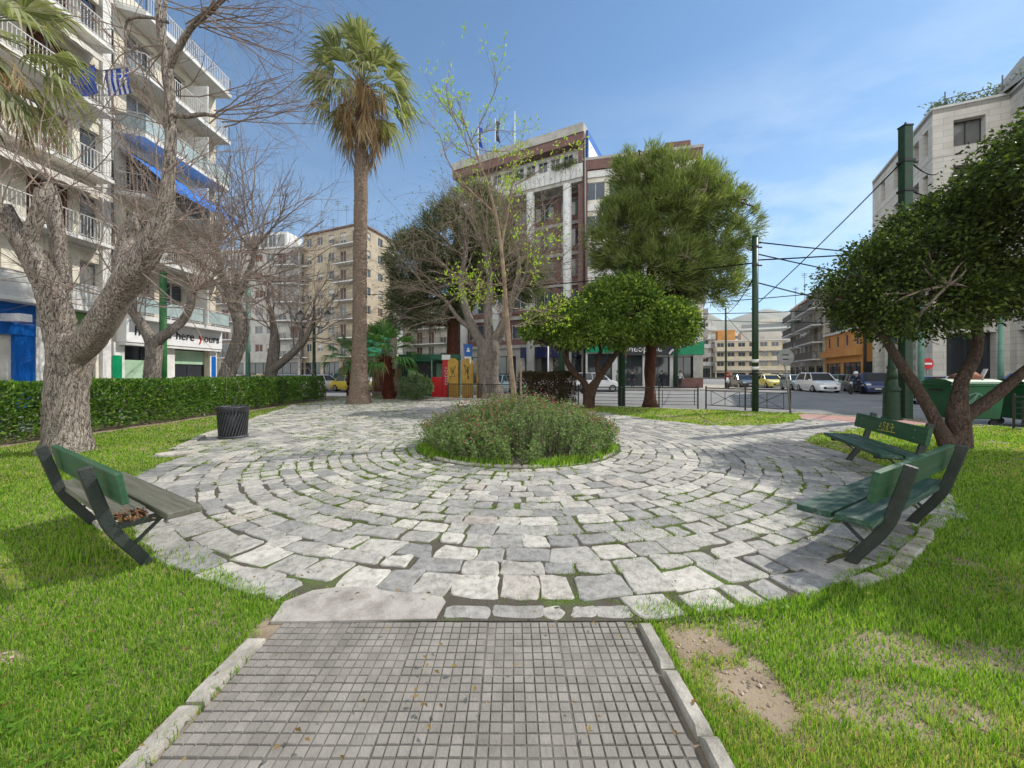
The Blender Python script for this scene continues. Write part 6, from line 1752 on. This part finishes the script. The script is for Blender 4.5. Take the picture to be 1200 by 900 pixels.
car('silver car behind the green containers', 22.8, 20.6, 265, (172,172,174), 'hatch')
car('blue car parked at the right edge before the stone building', 24.6, 18.0, 262, (60,84,132), 'suv')
car('white car seen low beside the blue car at the right edge', 21.7, 15.9, 255, (230,230,230), 'sedan')

# ------------------------------------------------------------------ people
skin = pmat('skin', S(206,160,132), S(190,144,116), 6, .6); hair_m = pmat('dark_hair', (.03,.022,.018), None, 6, .7)
def cloth(c): return pmat('cloth', S(*c), tuple(v*.75 for v in S(*c)), 7, .9)
def figure(label, x, y, heading, joints, edges, radii, parts, z=0, hair=True, helmet=None, group=None):
    """one continuous skinned body. parts: joint -> material index (0 skin 1 top 2 trousers 3 shoes)"""
    t = thing('person', label, 'person', (x, y, z), R_(-heading), group)
    names = list(joints); idx = {n: i for i, n in enumerate(names)}
    me = bpy.data.meshes.new('body'); me.from_pydata([joints[n] for n in names], [(idx[a], idx[b_]) for a, b_ in edges], [])
    o = bpy.data.objects.new('body_cage', me); COL.objects.link(o)
    sk = o.modifiers.new('skin', 'SKIN'); sv = me.skin_vertices[0].data
    for n in names:
        r = radii[n]; sv[idx[n]].radius = r if isinstance(r, tuple) else (r, r)
        sv[idx[n]].use_root = (n == 'pelvis')
    ss = o.modifiers.new('sub', 'SUBSURF'); ss.levels = 2; ss.render_levels = 2
    m2 = bpy.data.meshes.new_from_object(o.evaluated_get(bpy.context.evaluated_depsgraph_get()))
    bpy.data.objects.remove(o)
    m2.name = 'body'
    m2.materials.clear()
    for m in (skin, *parts['mats']): m2.materials.append(m)
    J = np.array([joints[n] for n in names]); E = [(idx[a], idx[b_]) for a, b_ in edges]
    for p in m2.polygons:
        c = np.array(p.center); best = None
        for a, b_ in E:
            A, B_ = J[a], J[b_]; tt = np.clip(np.dot(c-A, B_-A)/(np.dot(B_-A, B_-A)+1e-9), 0, 1); d = np.linalg.norm(c-A-(B_-A)*tt)
            if best is None or d < best[0]: best = (d, names[b_])
        p.material_index = parts['of'].get(best[1], 1); p.use_smooth = True
    b_ = bpy.data.objects.new('body', m2); COL.objects.link(b_); b_.parent = t
    h = np.array(joints['head'])
    mb = MB()
    if helmet:
        mb.lathe([(.11,-.10),(.145,-.03),(.15,.05),(.11,.13),(.05,.165),(.005,.172)], 14, h+(0,-.01,.03)); mb.build('helmet', helmet, t, True)
    elif hair:
        mb.lathe([(.085,-.03),(.108,.03),(.10,.09),(.06,.125),(.005,.135)], 12, h+(0,-.025,.025)); mb.build('hair', hair_m, t, True)
    mb = MB()
    for s in (-1, 1): mb.lathe([(.013,-.01),(.013,.004),(.004,.01)], 8, h+(s*.035,.098,.012), 'y')
    mb.beam(h+(0,.09,.0), h+(0,.125,-.03), .022, .02); mb.build('face', skin, t)
    return t
BE = [('pelvis','waist'),('waist','chest'),('chest','neck'),('neck','head'),('head','crown'),('chest','shL'),('shL','elL'),('elL','haL'),('haL','fiL'),('chest','shR'),('shR','elR'),('elR','haR'),('haR','fiR'),
      ('pelvis','hipL'),('hipL','knL'),('knL','anL'),('anL','toL'),('pelvis','hipR'),('hipR','knR'),('knR','anR'),('anR','toR')]
RAD = dict(pelvis=(.15,.11),waist=(.135,.095),chest=(.165,.11),neck=.055,head=(.082,.098),crown=(.06,.075),shL=.07,elL=.047,haL=.035,fiL=.022,shR=.07,elR=.047,haR=.035,fiR=.022,hipL=.095,knL=.062,anL=.045,toL=.04,hipR=.095,knR=.062,anR=.045,toR=.04)
OF = dict(neck=0,head=0,crown=0,haL=1,fiL=0,haR=1,fiR=0,waist=1,chest=1,shL=1,elL=1,shR=1,elR=1,hipL=2,knL=2,anL=2,toL=3,hipR=2,knR=2,anR=2,toR=3)
def walker(label, x, y, heading, top, trou, stride=.22, z=-.02, arms=.15, bag=None):
    s = stride
    J = dict(pelvis=(0,0,.93),waist=(0,.01,1.1),chest=(0,.01,1.32),neck=(0,.02,1.48),head=(0,.05,1.60),crown=(0,.05,1.70),
        shL=(-.19,0,1.40),elL=(-.24,-arms,1.14),haL=(-.23,-arms*.6,.90),fiL=(-.225,-arms*.4,.80),shR=(.19,0,1.40),elR=(.24,arms*.6,1.14),haR=(.23,arms*1.7,.92),fiR=(.225,arms*2.1,.83),
        hipL=(-.10,0,.86),knL=(-.10,s*.75,.48),anL=(-.10,s,.09),toL=(-.11,s+.17,.04),hipR=(.10,0,.86),knR=(.10,-s*.2,.47),anR=(.10,-s*1.2,.11),toR=(.11,-s*1.2+.16,.045))
    return figure(label, x, y, heading, J, BE, RAD, dict(mats=(cloth(top), cloth(trou), M['black']), of=OF), z, group='people on foot across the road')
walker('person in dark clothes walking on the pavement before the green shop', 14.7, 37.9, 70, (36,40,52), (28,30,36))
walker('person in pale top standing left of the thick green pole', 10.9, 40.0, 110, (196,180,172), (120,112,110), .08)
walker('person in dark jacket right behind the thick green pole', 12.0, 38.4, 250, (40,42,48), (50,54,70), .2)
walker('person in white shirt beside the green pole at the shop', 17.0, 39.0, 60, (220,218,214), (60,66,84), .16)
walker('person in black walking past the shop corner behind the hedge', -22.2, 30.2, 20, (34,34,38), (40,44,60), .2)
walker('person in a red top on the side street pavement by the lantern post', -18.9, 52.6, 200, (200,60,40), (50,50,56), .1)
def motorbike(label, x, y, heading, col, z=-.14, scooter=False, group='motorcycles near the crossing', cat=None):
    t = thing('scooter' if scooter else 'motorcycle', label, cat or ('scooter' if scooter else 'motorcycle'), (x, y, z), R_(-heading), group)
    P = paint(col); r = .24 if scooter else .31
    for yy in (-.62, .66):
        mb = MB(); mb.lathe([(r*.62,-.045),(r*.9,-.055),(r,-.02),(r,.02),(r*.9,.055),(r*.62,.045)], 20, (0,yy,r), 'x'); w_ = mb.build('wheel', M['tyre'], t)
        mb = MB(); mb.lathe([(r*.63,-.03),(.04,-.04),(.04,.04),(r*.63,.03)], 12, (0,yy,r), 'x'); mb.build('rim', M['alloy'], w_)
    mb = MB(); mb.tube([(0,.66,r),(0,.5,.72),(0,.42,1.0)], .035, 8); mb.build('fork', M['galv'], t, True)
    mb = MB(); mb.tube([(-.34,.36,1.04),(-.12,.44,1.03),(.12,.44,1.03),(.34,.36,1.04)], .018, 6); mb.build('handlebar', M['iron'], t, True)
    mb = MB()
    if scooter:
        mb.add([(-.16,-.75,.45),(.16,-.75,.45),(.19,-.1,.40),(-.19,-.1,.40),(-.13,-.8,.75),(.13,-.8,.75),(.15,-.12,.72),(-.15,-.12,.72)], [(0,3,2,1),(4,5,6,7),(0,1,5,4),(1,2,6,5),(2,3,7,6),(3,0,4,7)])
        mb.box(-.16,.16,-.12,.38,.26,.34); mb.add([(-.2,.36,.3),(.2,.36,.3),(.14,.5,.98),(-.14,.5,.98),(-.18,.44,.28),(.18,.44,.28),(.12,.57,.95),(-.12,.57,.95)], [(0,1,2,3),(7,6,5,4),(0,4,5,1),(1,5,6,2),(2,6,7,3),(3,7,4,0)])
    else:
        mb.lathe([(.05,-.3),(.15,-.16),(.17,.05),(.1,.28)], 12, (0,.16,.82), 'y'); mb.add([(-.1,-.85,.86),(.1,-.85,.86),(.14,-.1,.62),(-.14,-.1,.62),(-.07,-.88,.95),(.07,-.88,.95),(.13,-.1,.8),(-.13,-.1,.8)], [(0,3,2,1),(4,5,6,7),(0,1,5,4),(1,2,6,5),(2,3,7,6),(3,0,4,7)])
        mb.add([(-.17,.4,.7),(.17,.4,.7),(.1,.62,.95),(-.1,.62,.95),(-.12,.35,1.12),(.12,.35,1.12),(.08,.48,1.2),(-.08,.48,1.2)], [(0,1,2,3),(3,2,6,7),(0,3,7,4),(1,5,6,2),(4,7,6,5),(0,4,5,1)])
    mb.build('fairing', P, t, bevel=.03)
    mb = MB(); mb.box(-.15,.15,-.2,.16,.24,.55); mb.tube([(.14,.0,.3),(.17,-.7,.36)], .05, 8); mb.build('engine', M['iron'], t, bevel=.02)
    mb = MB(); mb.box(-.13,.13,-.72,-.02,.79,.87); mb.build('seat', M['black'], t, bevel=.03)
    mb = MB(); mb.lathe([(.09,0),(.09,.03),(.02,.05)], 12, (0,.56,.88), 'y'); mb.V[-1] = mb.V[-1]*(1,-1,1)+(0,1.16,0); mb.build('headlight', M['lamp_clear'], t)
    return t
def rider(label, x, y, heading, top, trou, helm, z=-.14, bent=.1):
    J = dict(pelvis=(0,-.22,.93),waist=(0,-.2,1.10),chest=(0,-.08,1.33),neck=(0,.0,1.47),head=(0,.06,1.58),crown=(0,.06,1.68),
        shL=(-.19,-.06,1.40),elL=(-.30,.14,1.20),haL=(-.31,.34,1.10),fiL=(-.30,.41,1.07),shR=(.19,-.06,1.40),elR=(.30,.14,1.20),haR=(.31,.34,1.10),fiR=(.30,.41,1.07),
        hipL=(-.11,-.16,.92),knL=(-.21,.24,.78),anL=(-.22,.05,.36),toL=(-.22,.22,.30),hipR=(.11,-.16,.92),knR=(.21,.24,.78),anR=(.22,.05,.36),toR=(.22,.22,.30))
    return figure(label, x, y, heading, J, BE, RAD, dict(mats=(cloth(top), cloth(trou), M['black']), of=OF), z, helmet=helm)
hw_ = pmat('white_helmet', S(225,225,225), None, 5, .25); hr_ = pmat('red_helmet', S(170,40,40), None, 5, .25)
motorbike('white motorcycle with rider at the avenue mouth', 21.5, 38.4, 215, (220,220,222)); rider('person in dark red jacket riding the white motorcycle', 21.5, 38.4, 215, (120,50,52), (40,42,50), hr_)
motorbike('dark motorcycle ridden across the avenue before the dark blue car', 26.6, 29.8, 250, (40,44,60)); rider('person in navy jacket with a white helmet riding the dark motorcycle', 26.6, 29.8, 250, (36,46,80), (30,34,52), hw_)
motorbike('blue scooter parked behind the young tree', .7, 29.6, 170, (30,110,190), scooter=True)
motorbike('white scooter parked beside the blue one', 1.1, 30.8, 175, (222,222,222), scooter=True)
motorbike('white scooter by the silver car, seen right of the square mast', 21.6, 20.4, 200, (224,224,224), scooter=True)
motorbike('dark scooter parked left of the bright citrus trunk', 5.0, 30.6, 120, (50,44,50), scooter=True)

# ------------------------------------------------------------------ overhead wires
wires = [((9.40,14.88,6.55),(40,26,9.2)),((9.40,14.88,6.1),(40,30,7.6)),((9.40,14.88,5.85),(30,14,7.6)),((-12,30,7.6),(9.40,14.88,5.75)),((2,40,7.8),(24,13,5.6)),((-2,32,6.4),(34,26,6.4)),((9.40,14.88,5.0),(44,36,6.2)),((16.4,38.6,7.0),(36.6,40.0,6.8)),((21.9,39.5,7.6),(9.40,14.88,5.3)),((21.9,39.5,7.4),(46,70,5)),((12.9,12.5,8.35),(29.2,26.4,15.2)),((12.9,12.5,7.4),(31,25.6,13.0)),((12.6,12.5,8.3),(12.4,20,4.8))]
for a, b_ in wires:
    a = np.array(a, float); b_ = np.array(b_, float); L = np.linalg.norm(b_-a); s = np.linspace(0, 1, 14)[:, None]
    P = a + (b_-a)*s; P[:, 2] -= .012*L*4*(s[:, 0]*(1-s[:, 0])); mb = MB(); mb.tube(P-a, .026, 4, cap=False)
    o = mb.build('overhead_wire', M['wire'], None, loc=tuple(a)); tag(o, 'thin black overhead wire strung across the avenue', 'wire', 'overhead trolley wires')
# ------------------------------------------------------------------ camera, sky, sun
cam = bpy.data.cameras.new('camera'); co_ = bpy.data.objects.new('camera', cam); COL.objects.link(co_)
co_.location = (0, 0, CH); co_.rotation_euler = (R_(90), 0, 0)
cam.sensor_width = 36; cam.lens = 36*F/1200; cam.shift_y = -(450-HZ)/1200; cam.clip_end = 9000; cam.clip_start = .05
SC.camera = co_
AZ, EL = 66, 45
sd = Vector((math.sin(R_(AZ))*math.cos(R_(EL)), math.cos(R_(AZ))*math.cos(R_(EL)), math.sin(R_(EL))))
sl = bpy.data.lights.new('sun', 'SUN'); sl.energy = 3.5; sl.angle = R_(.5); sl.color = (1, .95, .87)
so = bpy.data.objects.new('sun', sl); COL.objects.link(so); so.rotation_euler = (-sd).to_track_quat('-Z', 'Y').to_euler()
so.location = (0, 0, 60)
w = bpy.data.worlds.new('World'); SC.world = w; w.use_nodes = True
nt = w.node_tree; bg = nt.nodes['Background']
sky = _n(nt, 'ShaderNodeTexSky'); sky.sky_type = 'NISHITA'; sky.sun_disc = False
sky.sun_elevation = R_(EL); sky.sun_rotation = R_(AZ); sky.altitude = 50; sky.air_density = 1.0; sky.dust_density = .2; sky.ozone_density = 2.6
# thin bright cloud veil, low in the sky to the right
tc = _n(nt, 'ShaderNodeTexCoord'); g = tc.outputs['Generated']
mp = _n(nt, 'ShaderNodeMapping'); mp.inputs['Scale'].default_value = (1, 1, 3.2); nt.links.new(g, mp.inputs[0])
cn = _noise(nt, mp.outputs[0], 2.2, 7, .62, .5)
sx = _n(nt, 'ShaderNodeSeparateXYZ'); nt.links.new(g, sx.inputs[0])
def mth(op, a, b=None):
    m = _n(nt, 'ShaderNodeMath', operation=op)
    for i, v in enumerate((a, b)):
        if v is None: continue
        if hasattr(v, 'is_linked'): nt.links.new(v, m.inputs[i])
        else: m.inputs[i].default_value = v
    return m.outputs[0]
low = _ramp(nt, sx.outputs['Z'], [(.02, 1.0), (.6, 0.0)])
side = _ramp(nt, sx.outputs['X'], [(-.2, .15), (.5, 1.0)])
cov = mth('MULTIPLY', _ramp(nt, cn, [(.38, .15), (.6, 1.0)]), mth('MULTIPLY', low, side))
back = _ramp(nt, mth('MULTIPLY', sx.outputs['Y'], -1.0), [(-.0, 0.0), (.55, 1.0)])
back_fill = mth('MULTIPLY', back, _ramp(nt, cn, [(.38, .25), (.6, .95)]))  # added bright cloud behind the camera, out of view, as neutral fill light
skyt = _mix(nt, sky.outputs[0], (.50, .68, .74), 1.0, 'MULTIPLY')
skyc = _mix(nt, skyt, (5.8, 6.3, 6.5), cov)
skyc = _mix(nt, skyc, (13, 12.7, 12.2), back_fill)
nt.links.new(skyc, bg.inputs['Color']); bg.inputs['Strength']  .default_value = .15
SC.view_settings.view_transform = 'Standard'; SC.view_settings.look = 'None'; SC.view_settings.exposure = .5; SC.view_settings.gamma = 1
SC.view_settings.use_curve_mapping = False
SC.render.engine = 'CYCLES'
SC.cycles.use_denoising = True
SC.cycles.max_bounces = 6; SC.cycles.transparent_max_bounces = 8
SC.cycles.caustics_reflective = False; SC.cycles.caustics_refractive = False
SC.render.resolution_x = 1024; SC.render.resolution_y = 768

# thin summer-like air between here and the mountain
mb = MB(); mb.box(-3200, 6600, -600, 4300, -1.2, 860)
hm = bpy.data.materials.new('haze'); hm.use_nodes = True; hn = hm.node_tree
hn.nodes.remove(hn.nodes['Principled BSDF'])
pv = hn.nodes.new('ShaderNodeVolumePrincipled'); pv.inputs['Color'].default_value = (.80, .88, .97, 1); pv.inputs['Density'].default_value = .00009
pv.inputs['Anisotropy'].default_value = .0
hn.links.new(pv.outputs[0], hn.nodes['Material Output'].inputs['Volume'])
tag(mb.build('haze', hm), kind='stuff')
